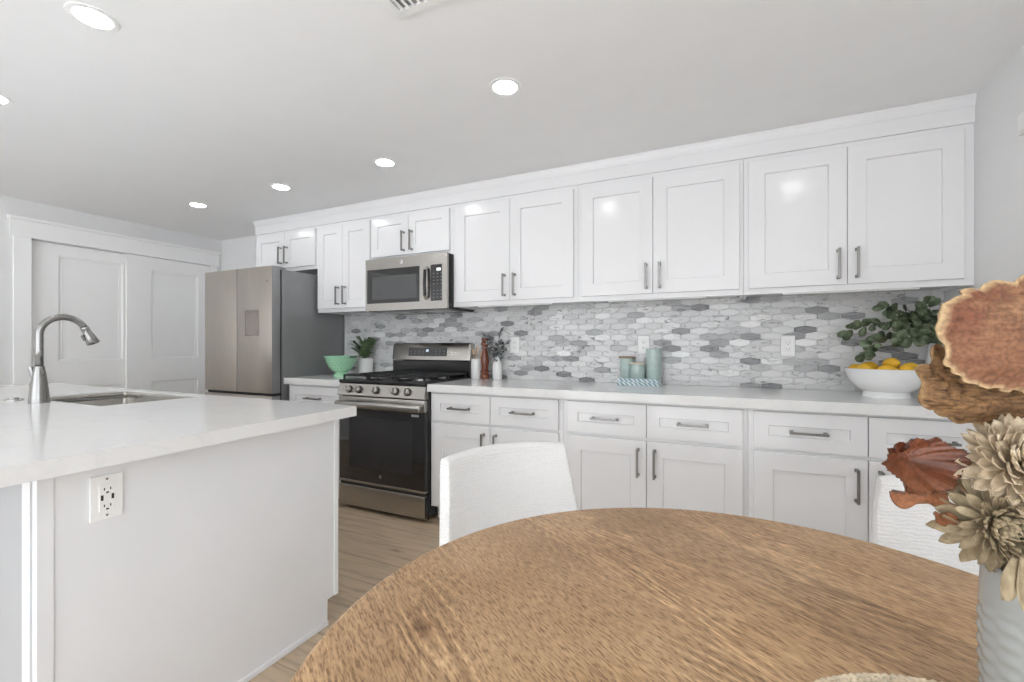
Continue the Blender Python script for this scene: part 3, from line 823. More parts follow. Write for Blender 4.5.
bm.faces.new(L[-1])
finish('basin', bm, M_STEELH, t, angle=50)
bm = new_bm(); lathe(bm, [(0, .004), (.028, .004), (.034, .010), (.045, .010), (.046, .006)], 28); finish('drain', bm, M_NICKEL, t, angle=50)
bm = new_bm()     # ridged drainer ledge on the rear side
for k in range(9): tube(bm, [(-w + .02, -d + .03 + k * .022, zt - .018), (-w + .14, -d + .03 + k * .022, zt - .018)], .003, 6)
box(bm, -w + .01, -w + .02, -d + .015, d - .015, zt - .022, zt - .014); box(bm, -w + .14, -w + .15, -d + .015, d - .015, zt - .022, zt - .014)
finish('drain_rack', bm, M_NICKEL, t)

# faucet
t = thing('faucet', 'brushed steel gooseneck pull-down faucet on the island', 'faucet', (-3.815, -2.135, CTI))
bm = new_bm(); lathe(bm, [(0, 0), (.036, 0), (.036, .004), (.034, .03), (.028, .09), (.0225, .135), (.0175, .165), (0, .165)], 32); finish('base', bm, M_FAUCET, t, angle=50)
bm = new_bm()
cy_, cz_, r_ = 0.084, 0.307, 0.084
pts = [(0, 0, .15), (0, 0, .24)] + [(0, cy_ - r_ * math.cos(R(a)), cz_ + r_ * math.sin(R(a))) for a in range(0, 156, 8)]
tube(bm, pts, .0145, 18); finish('spout', bm, M_FAUCET, t, smooth=True)
a = R(155); tip = Vector((0, cy_ - r_ * math.cos(a), cz_ + r_ * math.sin(a))); dr_ = Vector((0, math.sin(a), math.cos(a) )).normalized()
bm = new_bm(); P = [tip + dr_ * s for s in (-.006, 0, .004, .02, .05, .078, .082)]
tube(bm, P, [.0155, .0175, .0165, .017, .0225, .0265, .023], 20); sh = finish('spray_head', bm, M_FAUCET, t, angle=50)
bm = new_bm(); q = tip + dr_ * .04 + Vector((0, -.022, -.012)); tube(bm, [q - dr_ * .014, q + dr_ * .014], .006, 10); finish('button', bm, M_NICKEL, sh)
bm = new_bm(); tube(bm, [(-.022, 0, .078), (-.045, 0, .078)], [.017, .019], 18); tube(bm, [(-.045, 0, .078), (-.050, 0, .078)], [.019, .012], 18); lv = finish('valve', bm, M_FAUCET, t, angle=50)
bm = new_bm(); tube(bm, [(-.040, 0, .085), (-.048, -.004, .115), (-.054, -.010, .162)], [.007, .0085, .0105], 12); finish('lever', bm, M_FAUCET, lv, angle=50)
bm = new_bm(); tube(bm, [(.026 + .014 * math.cos(s), 0, .135 + .014 * math.sin(s)) for s in [2 * PI * k / 20 for k in range(20)]] + [(.04, 0, .135)], .0028, 8); finish('hose_ring', bm, M_NICKEL, t)
t = thing('air_switch', 'small round steel button on the island top beside the faucet', 'button', (-4.05, -2.145, CTI))
bm = new_bm(); lathe(bm, [(0, 0), (.032, 0), (.032, .004), (.028, .008), (.018, .009), (.018, .013), (0, .014)], 28); finish('button', bm, M_STEEL, t, angle=40)

# island outlet with usb ports (faces +X)
t = thing('wall_outlet', 'white outlet with USB ports in the island end panel', 'outlet', (-2.5095, -2.438, 0.757))
bm = new_bm(); box(bm, 0, .006, -.036, .036, -.059, .059, .002); finish('cover_plate', bm, M_PLAST, t)
bm = new_bm(); box(bm, .0055, .0085, -.0175, .0175, -.036, .036, .001); finish('socket_face', bm, M_PLAST, t)
bm = new_bm()
for s in (-1, 1):
    for q in (-.0068, .0068): box(bm, .008, .0089, q - .0012, q + .0012, s * .022 - .0035, s * .022 + .0035)
    box(bm, .008, .0089, -.003, .003, s * .022 - .0115 , s * .022 - .0075)
for q in (-.0115, .0115): box(bm, .008, .0089, q - .0028, q + .0028, -.007, .007)
finish('slots', bm, M_SLOT, t)
for s in (-1, 1):
    bm = new_bm(); tube(bm, [(.0055, 0, s * .048), (.0068, 0, s * .048)], .003, 12); finish('screw', bm, M_NICKEL, t)

# ------------------------------------------------------------------ ceiling: recessed lights and vent
CANS = [(-0.58, -1.36, 'recessed ceiling light over the right-hand worktop, just above the picture'),
        (-1.886, -1.291, 'round recessed ceiling light nearest the middle of the cabinet run'),
        (-2.918, -0.876, 'round recessed ceiling light in front of the microwave'),
        (-3.884, -0.855, 'round recessed ceiling light middle of the three nearest the fridge'),
        (-4.857, -0.858, 'round recessed ceiling light closest to the closet doors'),
        (-2.983, -2.276, 'large-looking recessed ceiling light at the upper left, above the island'),
        (-4.03, -2.225, 'recessed ceiling light cut by the left edge of the photo'),
        (-1.9, -3.9, ''), (-3.9, -4.2, '')]
for x, y, lb in CANS:
    t = thing('recessed_light', lb or 'recessed ceiling light behind the viewer', 'ceiling light', (x, y, ZC), group='recessed ceiling lights')
    bm = new_bm(); lathe(bm, [(.0525, -.0005), (.072, -.0005), (.071, -.003), (.060, -.0045), (.0525, -.003)], 40); finish('trim_ring', bm, M_PLAST, t, angle=40)
    bm = new_bm(); lathe(bm, [(0, -.0035), (.040, -.0035), (.0522, -.0030), (.0522, -.0006), (0, -.0006)], 40); finish('lens', bm, M_LAMP, t)
t = thing('ceiling_vent', 'white slatted air vent in the ceiling at the top edge', 'vent', (-1.895, -2.010, ZC))
bm = new_bm(); w, d = .135, .185
for q in ((-w, w, -d, -d + .03), (-w, w, d - .03, d), (-w, -w + .03, -d + .03, d - .03), (w - .03, w, -d + .03, d - .03)): box(bm, q[0], q[1], q[2], q[3], -.010, -.0005)
finish('frame', bm, M_PLAST, t)
bm = new_bm(); box(bm, -w + .03, w - .03, -d + .03, d - .03, -.0015, -.0006); finish('backing', bm, mat('vent_shadow', (.35, .35, .35), rough=.8, var=.05), t)
for k in range(9):
    bm = new_bm(); x = -w + .042 + k * .0235
    vs = box(bm, x - .008, x + .008, -d + .03, d - .03, -.0090, -.0075)
    bmesh.ops.rotate(bm, verts=bm.verts[:], cent=(x, 0, -.008), matrix=Matrix.Rotation(R(22), 3, 'Y'))
    finish('slat', bm, M_PLAST, t)

# fixture on the right wall
t = thing('wall_unit', 'white box-shaped fixture high on the right wall, at the photo edge', 'wall fixture', (XR, -1.13, 1.924))
bm = new_bm(); box(bm, -.055, -.0005, -.35, .35, 0.006, .076, .012, 3); finish('housing', bm, M_PLAST, t, angle=40)
bm = new_bm(); box(bm, -.052, -.0005, -.348, .348, 0.0, .006); finish('bottom_cover', bm, M_PLAST, t)

# ------------------------------------------------------------------ dining table
TC = Vector((-0.9765, -2.409, 0)); TZ = 0.745; TR = 0.593
t = thing('dining_table', 'round oak pedestal dining table in the foreground', 'table', TC)
bm = new_bm(); lathe(bm, [(0, TZ), (TR - .012, TZ), (TR - .004, TZ - .003), (TR, TZ - .010), (TR, TZ - .026), (TR - .006, TZ - .034), (TR - .03, TZ - .040), (0, TZ - .040)], 160); finish('tabletop', bm, M_TABLE, t, angle=40)
bm = new_bm(); lathe(bm, [(0, TZ - .041), (.33, TZ - .041), (.33, TZ - .09), (.16, TZ - .11), (.085, TZ - .16), (.07, .42), (.11, .30), (.12, .20), (.10, .14), (0, .14)], 48); finish('pedestal', bm, M_TABLE, t, angle=40)
for k in range(4):
    bm = new_bm(); a = PI / 4 + k * PI / 2
    tube(bm, [(.06 * math.cos(a), .06 * math.sin(a), .17), (.22 * math.cos(a), .22 * math.sin(a), .12), (.36 * math.cos(a), .36 * math.sin(a), .035)], [.05, .042, .035], 12)
    finish('foot', bm, M_TABLE, t, smooth=True)

# ------------------------------------------------------------------ upholstered chairs
M_LEG = mat('chair_leg_wood', (0.30, 0.20, 0.12), rough=.45, var=.1, vscale=12, stretch=(1, 1, .2))
def subsurf(o, lv=2):
    m = o.modifiers.new('round', 'SUBSURF'); m.levels = lv; m.render_levels = lv
    for p in o.data.polygons: p.use_smooth = True
def make_chair(label):
    t = thing('dining_chair', label, 'chair', group='dining chairs at the table')
    # curved back: grid box, then subdivided
    ss = [-1, -.96, -.75, -.4, 0, .4, .75, .96, 1]; ts = [0, .06, .35, .7, .93, 1]
    bm = new_bm()
    def P(s, tt, side):
        hw = .268 - .040 * tt
        x = s * hw
        y = .215 + .095 * tt - .065 * s * s
        z = .40 + .415 * tt + .010 * (1 - s * s) * tt
        nx = .35 * s
        off = (.023 if side else -.023) * (0.85 if abs(s) == 1 or tt in (0, 1) else 1)
        return (x + nx * off, y + off, z)
    G = [[[bm.verts.new(P(s, tt, sd)) for sd in (0, 1)] for tt in ts] for s in ss]
    ns, nt_ = len(ss), len(ts)
    for i in range(ns - 1):
        for j in range(nt_ - 1):
            for sd in (0, 1):
                q = [G[i][j][sd], G[i + 1][j][sd], G[i + 1][j + 1][sd], G[i][j + 1][sd]]; bm.faces.new(q if sd == 0 else q[::-1])
    for i in range(ns - 1):
        for j in (0, nt_ - 1): bm.faces.new((G[i][j][0], G[i + 1][j][0], G[i + 1][j][1], G[i][j][1]))
    for j in range(nt_ - 1):
        for i in (0, ns - 1): bm.faces.new((G[i][j][0], G[i][j + 1][0], G[i][j + 1][1], G[i][j][1]))
    subsurf(finish('backrest', bm, M_FABRIC, t), 2)
    bm = new_bm(); X = [-.27, -.255, 0, .255, .27]; Y = [-.27, -.255, 0, .18, .195]; Z_ = [.385, .40, .46, .475]
    g = {}
    def V(i, j, k):
        if (i, j, k) not in g:
            z = Z_[k] + (.012 if (k == 3 and i == 2) else 0); g[(i, j, k)] = bm.verts.new((X[i] * (1 - .05 * (Y[j] > 0)), Y[j], z))
        return g[(i, j, k)]
    for i in range(4):
        for j in range(4):
            for k in (0, 3): bm.faces.new((V(i, j, k), V(i + 1, j, k), V(i + 1, j + 1, k), V(i, j + 1, k)))
    for k in range(3):
        for i in range(4):
            for j in (0, 4): bm.faces.new((V(i, j, k), V(i + 1, j, k), V(i + 1, j, k + 1), V(i, j, k + 1)))
            for j in (0, 4): bm.faces.new((V(j, i, k), V(j, i + 1, k), V(j, i + 1, k + 1), V(j, i, k + 1)))
    subsurf(finish('seat', bm, M_FABRIC, t), 2)
    for sx in (-1, 1):
        for sy, y in ((-1, -.22), (1, .17)):
            bm = new_bm(); tube(bm, [(sx * .215, y, .39), (sx * .235, y + sy * .02, 0)], [.021, .013], 14); finish('leg', bm, M_LEG, t, angle=50)
    return t
def copy_tree(o, parent=None):
    c = o.copy(); COL.objects.link(c)
    if parent is not None: c.parent = parent
    for ch in list(o.children): copy_tree(ch, c)
    return c
c1 = make_chair('cream upholstered chair left of the table top, in front of the drawers beside the range')
kids = None
c2 = copy_tree(c1)
c1.location = (-1.462, -1.858, 0); c1.rotation_euler = (0, 0, R(145.2 - 90))
c2.location = (-0.475, -1.850, 0); c2.rotation_euler = (0, 0, R(78 - 90))
c2['label'] = 'cream upholstered chair on the right, behind the dried flowers'

# ------------------------------------------------------------------ woven placemat
M_STRAW = mat('pale_straw', (0.62, 0.52, 0.38), rough=.75, var=.25, vscale=70, bump=.3, bscale=300)
t = thing('placemat', 'round braided straw placemat at the bottom edge of the photo', 'placemat', (-0.765, -2.556, TZ))
bm = new_bm(); r = .012
while r < .202:
    n = max(14, int(2 * PI * r / .0045)); tw = max(2, round(2 * PI * r / .030))
    for s in range(3):
        pts = []
        for k in range(n):
            a = 2 * PI * k / n; ph = a * tw + s * 2 * PI / 3
            rr_ = r + .0050 * math.sin(ph); pts.append((rr_ * math.cos(a), rr_ * math.sin(a), .0062 + .0026 * math.sin(2 * ph)))
        pts.append(pts[0]); tube(bm, pts, .0036, 6, cap=False)
    r += .0145
tag_o = finish('braid', bm, M_STRAW, t, smooth=True)

# ------------------------------------------------------------------ vase on the table
VX, VY = -0.717, -2.405
M_VASE = mat('pale_glaze', (0.35, 0.365, 0.355), rough=.22, coat=.3, var=.02)
t = thing('vase', 'pale ribbed ceramic vase holding dried flowers on the table', 'vase', (VX, VY, TZ + .0125))
bm = new_bm(); H = .171
prof = [(0, 0), (.036, 0), (.040, .003)]; nz = 84
for k in range(nz + 1):
    z = .006 + (H - .010) * k / nz; prof.append((.0415 + .0035 * math.sin(PI * min(1, z / H) * .9), z))
prof += [(.0455, H - .001), (.0445, H + .001), (.0425, H), (.040, H - .006), (.038, .02), (0, .012)]
def weave(j, f):
    if j < 3 or j > nz - 16 or j > nz + 3: return 1
    z = prof[j][1]; col = int(f * 14); e = abs(math.sin(PI * f * 14))
    w = math.sin(2 * PI * z / .0155 + (PI if col % 2 else 0))
    fade = min(1, (nz - 16 - j) / 5)
    return 1 + fade * (.022 * w * (e ** .5) + .012 * (e - .5))
lathe(bm, prof, 168, wob=weave); finish('body', bm, M_VASE, t, smooth=True)

# ------------------------------------------------------------------ dried arrangement
SO = Vector((-0.754, -2.423, 1.104)); PX = 0.00104       # middle of the spray; local x = right, z = up, -y = towards the room
def spray(name, label, cat, group=None):
    t = thing(name, label, cat, SO, YAW, group); return t
def L2(u, v, y=0.0):
    zc = 0.47 + y
    return ((u - 512) / FPX * zc - 488 / FPX * 0.47, (345.2 - v) / FPX * zc + 54.8 / FPX * 0.47)
def dense(P, per=5):
    out = []; n = len(P)
    for i in range(n):
        p0, p1, p2, p3 = P[i - 1], P[i], P[(i + 1) % n], P[(i + 2) % n]
        for k in range(per):
            q = k / per
            out.append(tuple(.5 * ((2 * p1[m]) + (-p0[m] + p2[m]) * q + (2 * p0[m] - 5 * p1[m] + 4 * p2[m] - p3[m]) * q * q + (-p0[m] + 3 * p1[m] - 3 * p2[m] + p3[m]) * q ** 3) for m in (0, 1)))
    return out
def slab(outline, centre, y0, depth, thick, rings=14, per=5, seed=0, bump=.0012, freq=90, jag=0.0):
    """organic slab: outline as drawn in the (x, z) plane of the spray; depth(f, x, z) pushes it towards the viewer"""
    O = dense([L2(*p, y0) for p in outline], per); c = L2(*centre, y0); n = len(O)
    bm = new_bm(); lay = bm.loops.layers.float_color.new('rim')
    def ringset(back):
        rs = []
        for r in range(rings + 1):
            f = r / rings; f2 = 1 - (1 - f) ** 1.25
            row = []
            if r == 0:
                y = y0 - depth(0, *c) + (thick if back else 0); rs.append([(bm.verts.new((c[0], y, c[1])), 0)]); continue
            for i, (x, z) in enumerate(O):
                k = f2 * (.985 if (back and r == rings) else 1) * (1 + jag * f2 ** 8 * (((i * 7) % 5) / 4 - .5))
                X, Z_ = c[0] + (x - c[0]) * k, c[1] + (z - c[1]) * k
                nz_ = noise.noise(Vector((X * freq + seed, Z_ * freq, seed))) * bump
                y = y0 - depth(f2, X, Z_) - nz_ * (0 if back else 1)
                if back: y += thick * (1 - f2 ** 4 * .8)
                row.append((bm.verts.new((X, y, Z_)), f2))
            rs.append(row)
        return rs
    F_, B_ = ringset(False), ringset(True)
    def face(vs):
        f = bm.faces.new([v[0] for v in vs])
        for l, v in zip(f.loops, vs): l[lay] = (v[1], v[1], v[1], 1)
    for rs, flip in ((F_, 0), (B_, 1)):
        for k in range(n): vs = [rs[0][0], rs[1][k], rs[1][(k + 1) % n]]; face(vs[::-1] if flip else vs)
        for r in range(1, rings):
            for k in range(n):
                vs = [rs[r][k], rs[r + 1][k], rs[r + 1][(k + 1) % n], rs[r][(k + 1) % n]]; face(vs[::-1] if flip else vs)
    for k in range(n): face([F_[-1][k], B_[-1][k], B_[-1][(k + 1) % n], F_[-1][(k + 1) % n]])
    return bm
def fungus_mat(name, base, dark, red, rim, sx=40, sz=200, rim0=.86, leafy=False):
    m, nt, b = nodes(name)
    at = N(nt, 'VertexColor', layer_name='rim'); tc = nt.nodes.new('ShaderNodeTexCoord')
    v = mapping(nt, (sx, sx, sz), src=tc.outputs['Object']); n = N(nt, 'TexNoise', Scale=1.0, Detail=6.0, Distortion=.5); nt.links.new(v, n.inputs['Vector'])
    r = ramp(nt, [(.3, dark), (.5, base), (.72, tuple(min(1, x * 1.35) for x in base))]); nt.links.new(n.outputs[0], r.inputs[0])
    n2 = N(nt, 'TexNoise', Scale=17.0, Detail=5.0, Distortion=.4); nt.links.new(tc.outputs['Object'], n2.inputs['Vector'])
    r2 = ramp(nt, [(.45, (0, 0, 0)), (.60, (1, 1, 1))]); nt.links.new(n2.outputs[0], r2.inputs[0])
    c = mix(nt, r.outputs[0], red, r2.outputs[0]) if red else r.outputs[0]
    if red: c = mix(nt, r.outputs[0], c, .75)
    if red:
        sp = nt.nodes.new('ShaderNodeSeparateXYZ'); nt.links.new(tc.outputs['Object'], sp.inputs[0])
        az = N(nt, 'Math', operation='MULTIPLY_ADD'); az.inputs[1].default_value = .05; nt.links.new(n2.outputs[0], az.inputs[0]); nt.links.new(sp.outputs[2], az.inputs[2])
        am = N(nt, 'Math', operation='MULTIPLY_ADD'); am.inputs[1].default_value = 8.0; am.inputs[2].default_value = 1.15; nt.links.new(az.outputs[0], am.inputs[0])
        rl_ = ramp(nt, [(.46, (1, 1, 1)), (.78, (0, 0, 0))]); nt.links.new(am.outputs[0], rl_.inputs[0])
        rz_ = ramp(nt, [(.070, (1, 1, 1)), (.125, (0, 0, 0))]); nt.links.new(az.outputs[0], rz_.inputs[0])
        cc = mix(nt, (0.10, 0.032, 0.018), (0.235, 0.10, 0.052), r.outputs[0]); c = mix(nt, c, mix(nt, (0.17, 0.060, 0.030), r.outputs[0], .35), rz_.outputs[0]) if not leafy else mix(nt, r.outputs[0], (0.29, 0.115, 0.052), rl_.outputs[0])
    r3 = ramp(nt, [(rim0, (0, 0, 0)), (min(.99, rim0 + .1), (1, 1, 1))]); nt.links.new(at.outputs[0], r3.inputs[0])
    c = mix(nt, c, rim, r3.outputs[0])
    n5 = N(nt, 'TexNoise', Scale=260.0, Detail=3.0); nt.links.new(tc.outputs['Object'], n5.inputs['Vector'])
    r5 = ramp(nt, [(.35, (.72,) * 3), (.6, (1.08,) * 3)]); nt.links.new(n5.outputs[0], r5.inputs[0]); c = mix(nt, c, r5.outputs[0], 1.0, 'MULTIPLY')
    nt.links.new(c, b.inputs['Base Color']); b.inputs['Roughness'].default_value = .8
    bp = N(nt, 'Bump', Strength=.6, Distance=.002); nt.links.new(n.outputs[0], bp.inputs['Height']); nt.links.new(bp.outputs[0], b.inputs['Normal'])
    return m
M_FUNG = fungus_mat('bracket_fungus_skin', (0.29, 0.155, 0.078), (0.13, 0.05, 0.026), (0.135, 0.036, 0.019), (0.50, 0.35, 0.19), 30, 120, .905)
M_PORE = fungus_mat('bracket_fungus_pores', (0.20, 0.105, 0.042), (0.055, 0.024, 0.010), None, (0.30, 0.18, 0.08), 60, 330, .93)
M_BROWN = fungus_mat('dried_brown_leaf', (0.16, 0.052, 0.024), (0.035, 0.010, 0.007), (0.30, 0.125, 0.055), (0.10, 0.035, 0.02), 14, 40, .96, True)
M_BROWN.node_tree.nodes['Principled BSDF'].inputs['Roughness'].default_value = .42
M_TWIG = mat('dry_twig', (0.20, 0.13, 0.07), rough=.8, var=.2, vscale=30)
def stem(t, p0, bend=(0, 0, 0), r=.003):
    """stalk from the flower (local) down into the vase"""
    base = Vector((VX, VY, TZ + .045)); inv = (Matrix.Translation(SO) @ Matrix.Rotation(YAW, 4, 'Z')).inverted()
    b = inv @ base; top = inv @ Vector((VX, VY, TZ + .0125 + .171)); p0 = Vector(p0)
    top = top + Vector(((p0.x - top.x) * .10, (p0.y - top.y) * .10, 0)); m_ = (p0 + top) / 2 + Vector(bend)
    b = b - Vector(((p0.x - top.x) * .12, 0, 0))
    bm = new_bm(); tube(bm, [p0, m_, top, b], r, 8); finish('stem', bm, M_TWIG, t, smooth=True)

up_out = [(934, 332), (938, 320), (944, 305), (951, 300), (959, 296), (965, 293.5), (964, 289.5), (972, 287.5), (980, 289), (986, 283.5), (992, 280), (1001, 281), (1012, 283), (1017, 279), (1026, 273), (1040, 269), (1055, 274), (1068, 272), (1082, 288), (1092, 305), (1090, 322), (1096, 340), (1088, 362), (1078, 372), (1068, 388), (1048, 392), (1030, 396), (1014, 391), (1003, 389), (994, 391), (986, 387), (977, 388), (969, 384), (960, 382), (954, 375.5), (949, 373), (946, 368), (941, 365), (941, 357), (943, 350), (939, 343)]
t = spray('dried_bracket_fungus', 'large tan and reddish dried bracket fungus at the top of the arrangement', 'dried fungus', 'dried fungi in the arrangement')
def dep(f, x, z):
    th = math.atan2(z - .073, x - .02); low = max(0, -math.sin(th)) 
    rib = .0016 * math.sin(th * 46) * max(0, f - .72) / .28 * (0.35 + low)
    return .018 * (1 - f * f) + .010 * f * low + rib + .0028 * math.sin(f * 15 + 2 * math.sin(th * 3)) * f
bm = slab(up_out, (1012, 335), -.006, dep, .014, rings=22, per=9, seed=3, bump=.003, freq=70)
finish('cap', bm, M_FUNG, t, smooth=True); stem(t, (.03, .03, .05), (.01, .03, 0), r=.004)
lo_out = [(913.5, 368), (920, 363.5), (927, 364), (930, 361), (928.5, 352), (931, 345), (938, 344), (943, 350), (944, 360), (960, 352), (990, 345), (1020, 343), (1050, 348), (1075, 365), (1088, 385), (1080, 405), (1062, 418), (1040, 427), (1015, 424), (998, 421), (985, 425.5), (974, 423), (962, 424.5), (951, 418), (944, 417), (939, 413.5), (937.5, 410.5), (931, 410), (924, 406), (919.5, 399), (920.5, 390), (921.5, 382), (917, 375)]
t = spray('dried_bracket_fungus', 'darker brown pored bracket fungus below the reddish one', 'dried fungus', 'dried fungi in the arrangement')
def dep2(f, x, z):
    th = math.atan2(z - .02, x - .0)
    return .012 * (1 - f * f) + .004 * math.sin(f * 9 + th * 2) * f + .0012 * math.sin(f * 44)
bm = slab(lo_out, (995, 388), .022, dep2, .014, rings=22, per=7, seed=9, bump=.005, freq=120)
finish('cap', bm, M_PORE, t, smooth=True); stem(t, (.03, .045, .01), (.01, .02, 0), r=.0035)

# curled brown leaves
leafA = [(888, 450), (893, 448), (896, 449.5), (903, 447), (912, 444), (915.5, 452), (917, 443), (922, 444), (930.5, 440.5), (936, 443), (937.5, 448), (939, 439), (945, 439), (953, 443), (960.5, 448.5), (968, 451.5), (967, 461), (969, 467), (962, 476), (954, 481), (944, 484.5), (932, 490), (922, 488.5), (909, 492), (903, 490), (899, 483), (892, 476), (888, 470), (885.7, 464), (889, 459.5)]
t = spray('dried_curled_leaf', 'large ruffled reddish brown dried leaf left of the cream flowers', 'dried leaf', 'brown leaves in the arrangement')
def dep3(f, x, z):
    th = math.atan2(z + .068, x + .070)
    return -.026 * (1 - f ** 2) + .012 * (-math.sin(th)) * f + .0042 * math.sin(th * 7 + 1) * f ** 2 + .0014 * math.sin(th * 29) * f ** 5
bm = slab(leafA, (930, 465), .012, dep3, .0012, rings=16, per=6, seed=5, bump=.0014, freq=28, jag=.07)
finish('blade', bm, M_BROWN, t, smooth=True); stem(t, (-.035, .02, -.085), (.0, 0, .01), r=.0022)
leafB = [(896, 484.5), (896.5, 496), (902, 505), (908.5, 511.5), (918, 510), (930, 506.5), (940, 508), (950, 514), (958, 508), (955, 498), (945, 492), (935, 489), (922, 486), (908, 488), (901, 484)]
t = spray('dried_curled_leaf', 'narrow curled brown leaf directly under the big ruffled one', 'dried leaf', 'brown leaves in the arrangement')
bm = slab(leafB, (926, 498), .014, lambda f, x, z: .010 * f * f * (1 if z > -.100 else -1) + .002 * math.sin(x * 300) * f, .0012, rings=10, per=5, seed=8, bump=.002, freq=50)
finish('blade', bm, M_BROWN, t, smooth=True); stem(t, (-.045, .02, -.108), (0, 0, .012), r=.002)
leafC = [(934, 514.5), (937, 511.5), (941, 514), (948, 512), (955, 516), (960, 523), (952, 524.5), (944, 526), (938, 523), (937, 517)]
t = spray('dried_curled_leaf', 'smallest rust brown leaf curl beside the spiky flower', 'dried leaf', 'brown leaves in the arrangement')
bm = slab(leafC, (946, 519), .012, lambda f, x, z: -.006 * (1 - f * f) + .002 * math.sin(x * 500) * f, .0012, rings=8, per=4, seed=2, bump=.001)
finish('blade', bm, M_BROWN, t, smooth=True); stem(t, (-.045, .016, -.125), (0, 0, .006), r=.002)

# petalled dried flowers
def petal(bm, M, L, W_, cup=.25, curl=.3, tip=.6, n=8, m_=4, th=.0007):
    """petal lies along +X from the origin, face +Z"""
    top = []; bot = []
    for i in range(n + 1):
        f = i / n; w = W_ * (.30 + .70 * min(1, f / .55) ** tip) * math.sqrt(max(0.0, 1 - (max(0, f - .55) / .45) ** 2.2))
        w = max(w, .0006)
        r1 = []; r2 = []
        for j in range(m_ + 1):
            s = j / m_ * 2 - 1
            x = L * f; y = s * w / 2; z = cup * W_ * (s * s) * (1 - f * .4) + curl * L * f * f
            r1.append(bm.verts.new(M @ Vector((x, y, z)))); r2.append(bm.verts.new(M @ Vector((x, y, z - th))))
        top.append(r1); bot.append(r2)
    for i in range(n):
        for j in range(m_):
            bm.faces.new((top[i][j], top[i + 1][j], top[i + 1][j + 1], top[i][j + 1])); bm.faces.new((bot[i][j], bot[i][j + 1], bot[i + 1][j + 1], bot[i + 1][j]))
        for j in (0, m_): bm.faces.new((top[i][j], bot[i][j], bot[i + 1][j], top[i + 1][j]))
    for i in (0, n):
        for j in range(m_): bm.faces.new((top[i][j], top[i][j + 1], bot[i][j + 1], bot[i][j]))
def petal_mat(name, a, b_):
    m, nt, b = nodes(name)
    v = mapping(nt, (1, 1, 1)); n = N(nt, 'TexNoise', Scale=90.0, Detail=5.0); nt.links.new(v, n.inputs['Vector'])
    r = ramp(nt, [(.3, a), (.7, b_)]); nt.links.new(n.outputs[0], r.inputs[0]); nt.links.new(r.outputs[0], b.inputs['Base Color'])
    b.inputs['Roughness'].default_value = .85
    bp = N(nt, 'Bump', Strength=.3, Distance=.001); nt.links.new(n.outputs[0], bp.inputs['Height']); nt.links.new(bp.outputs[0], b.inputs['Normal'])
    return m
M_CREAM = petal_mat('cream_dried_petals', (0.46, 0.36, 0.24), (0.68, 0.57, 0.41))
M_OLIVE = petal_mat('beige_olive_petals', (0.27, 0.205, 0.12), (0.48, 0.39, 0.25))
M_HEART = petal_mat('dark_flower_heart', (0.12, 0.085, 0.05), (0.22, 0.17, 0.10))
def flower(u, v, y, aim, layers, m, label, heart=.010, seed=1):
    rnd = random.Random(seed)
    t = spray('dried_flower', label, 'dried flower', 'petalled dried flowers')
    x, z = L2(u, v, y); c = Vector((x, y, z))
    q = Vector(aim).normalized().to_track_quat('Z', 'Y').to_matrix().to_4x4()
    base = Matrix.Translation(c) @ q
    bm = new_bm()
    for li, (n, L, W_, elev, r0, zoff, cup, curl, tip) in enumerate(layers):
        for k in range(n):
            a = 2 * PI * (k + .5 * (li % 2)) / n + rnd.uniform(-.12, .12)
            e = R(elev + rnd.uniform(-6, 6)); l = L * rnd.uniform(.88, 1.08)
            M = base @ Matrix.Rotation(a, 4, 'Z') @ Matrix.Translation((r0, 0, zoff + rnd.uniform(-.0012, .0012))) @ Matrix.Rotation(-e, 4, 'Y') @ Matrix.Rotation(rnd.uniform(-.25, .25), 4, 'X')
            petal(bm, M, l, W_ * rnd.uniform(.85, 1.12), cup, curl, tip)
    finish('petals', bm, m, t, smooth=True)
    bm = new_bm(); bmesh.ops.create_icosphere(bm, subdivisions=3, radius=heart, matrix=base @ Matrix.Scale(.8, 4, (0, 0, 1)))
    finish('heart', bm, M_HEART, t, smooth=True)
    stem(t, base @ Vector((0, 0, -.012)), r=.0026)
    return t
flower(1026, 464, -.012, (-.22, -1, .42), [
    (20, .042, .0135, -12, .010, -.016, .30, .10, .7), (20, .042, .0135, -2, .009, -.012, .30, .16, .7), (20, .041, .013, 8, .009, -.009, .30, .20, .7), (20, .039, .013, 17, .008, -.005, .30, .24, .7),
    (19, .036, .012, 26, .008, -.002, .3, .26, .7), (18, .033, .012, 35, .007, .001, .35, .26, .7), (17, .029, .011, 44, .006, .004, .35, .24, .7), (15, .025, .010, 53, .006, .006, .35, .2, .7),
    (12, .021, .009, 63, .004, .008, .35, .15, .7), (8, .016, .008, 75, .002, .010, .3, .1, .7)], M_CREAM, 'cream many-petalled dried flower under the brown fungus', seed=4)
t2 = flower(1006, 527, -.006, (-.40, -1, .04), [
    (15, .046, .014, -14, .010, -.014, .25, .06, .9), (16, .044, .013, -4, .010, -.011, .25, .10, .9), (18, .037, .010, 7, .010, -.007, .35, .16, .8),
    (28, .027, .0068, 17, .012, -.001, .6, .40, .5), (29, .023, .0066, 28, .012, .002, .7, .5, .5), (28, .020, .0064, 39, .011, .004, .7, .55, .5),
    (25, .017, .0062, 50, .010, .006, .7, .55, .5), (20, .014, .0058, 61, .007, .007, .7, .5, .5), (13, .012, .0055, 73, .004, .008, .7, .3, .5)], M_OLIVE, 'beige spiky dried flower with a dark heart at the vase rim', heart=.014, seed=6)
bm = new_bm()      # broad leaves hanging over the vase rim
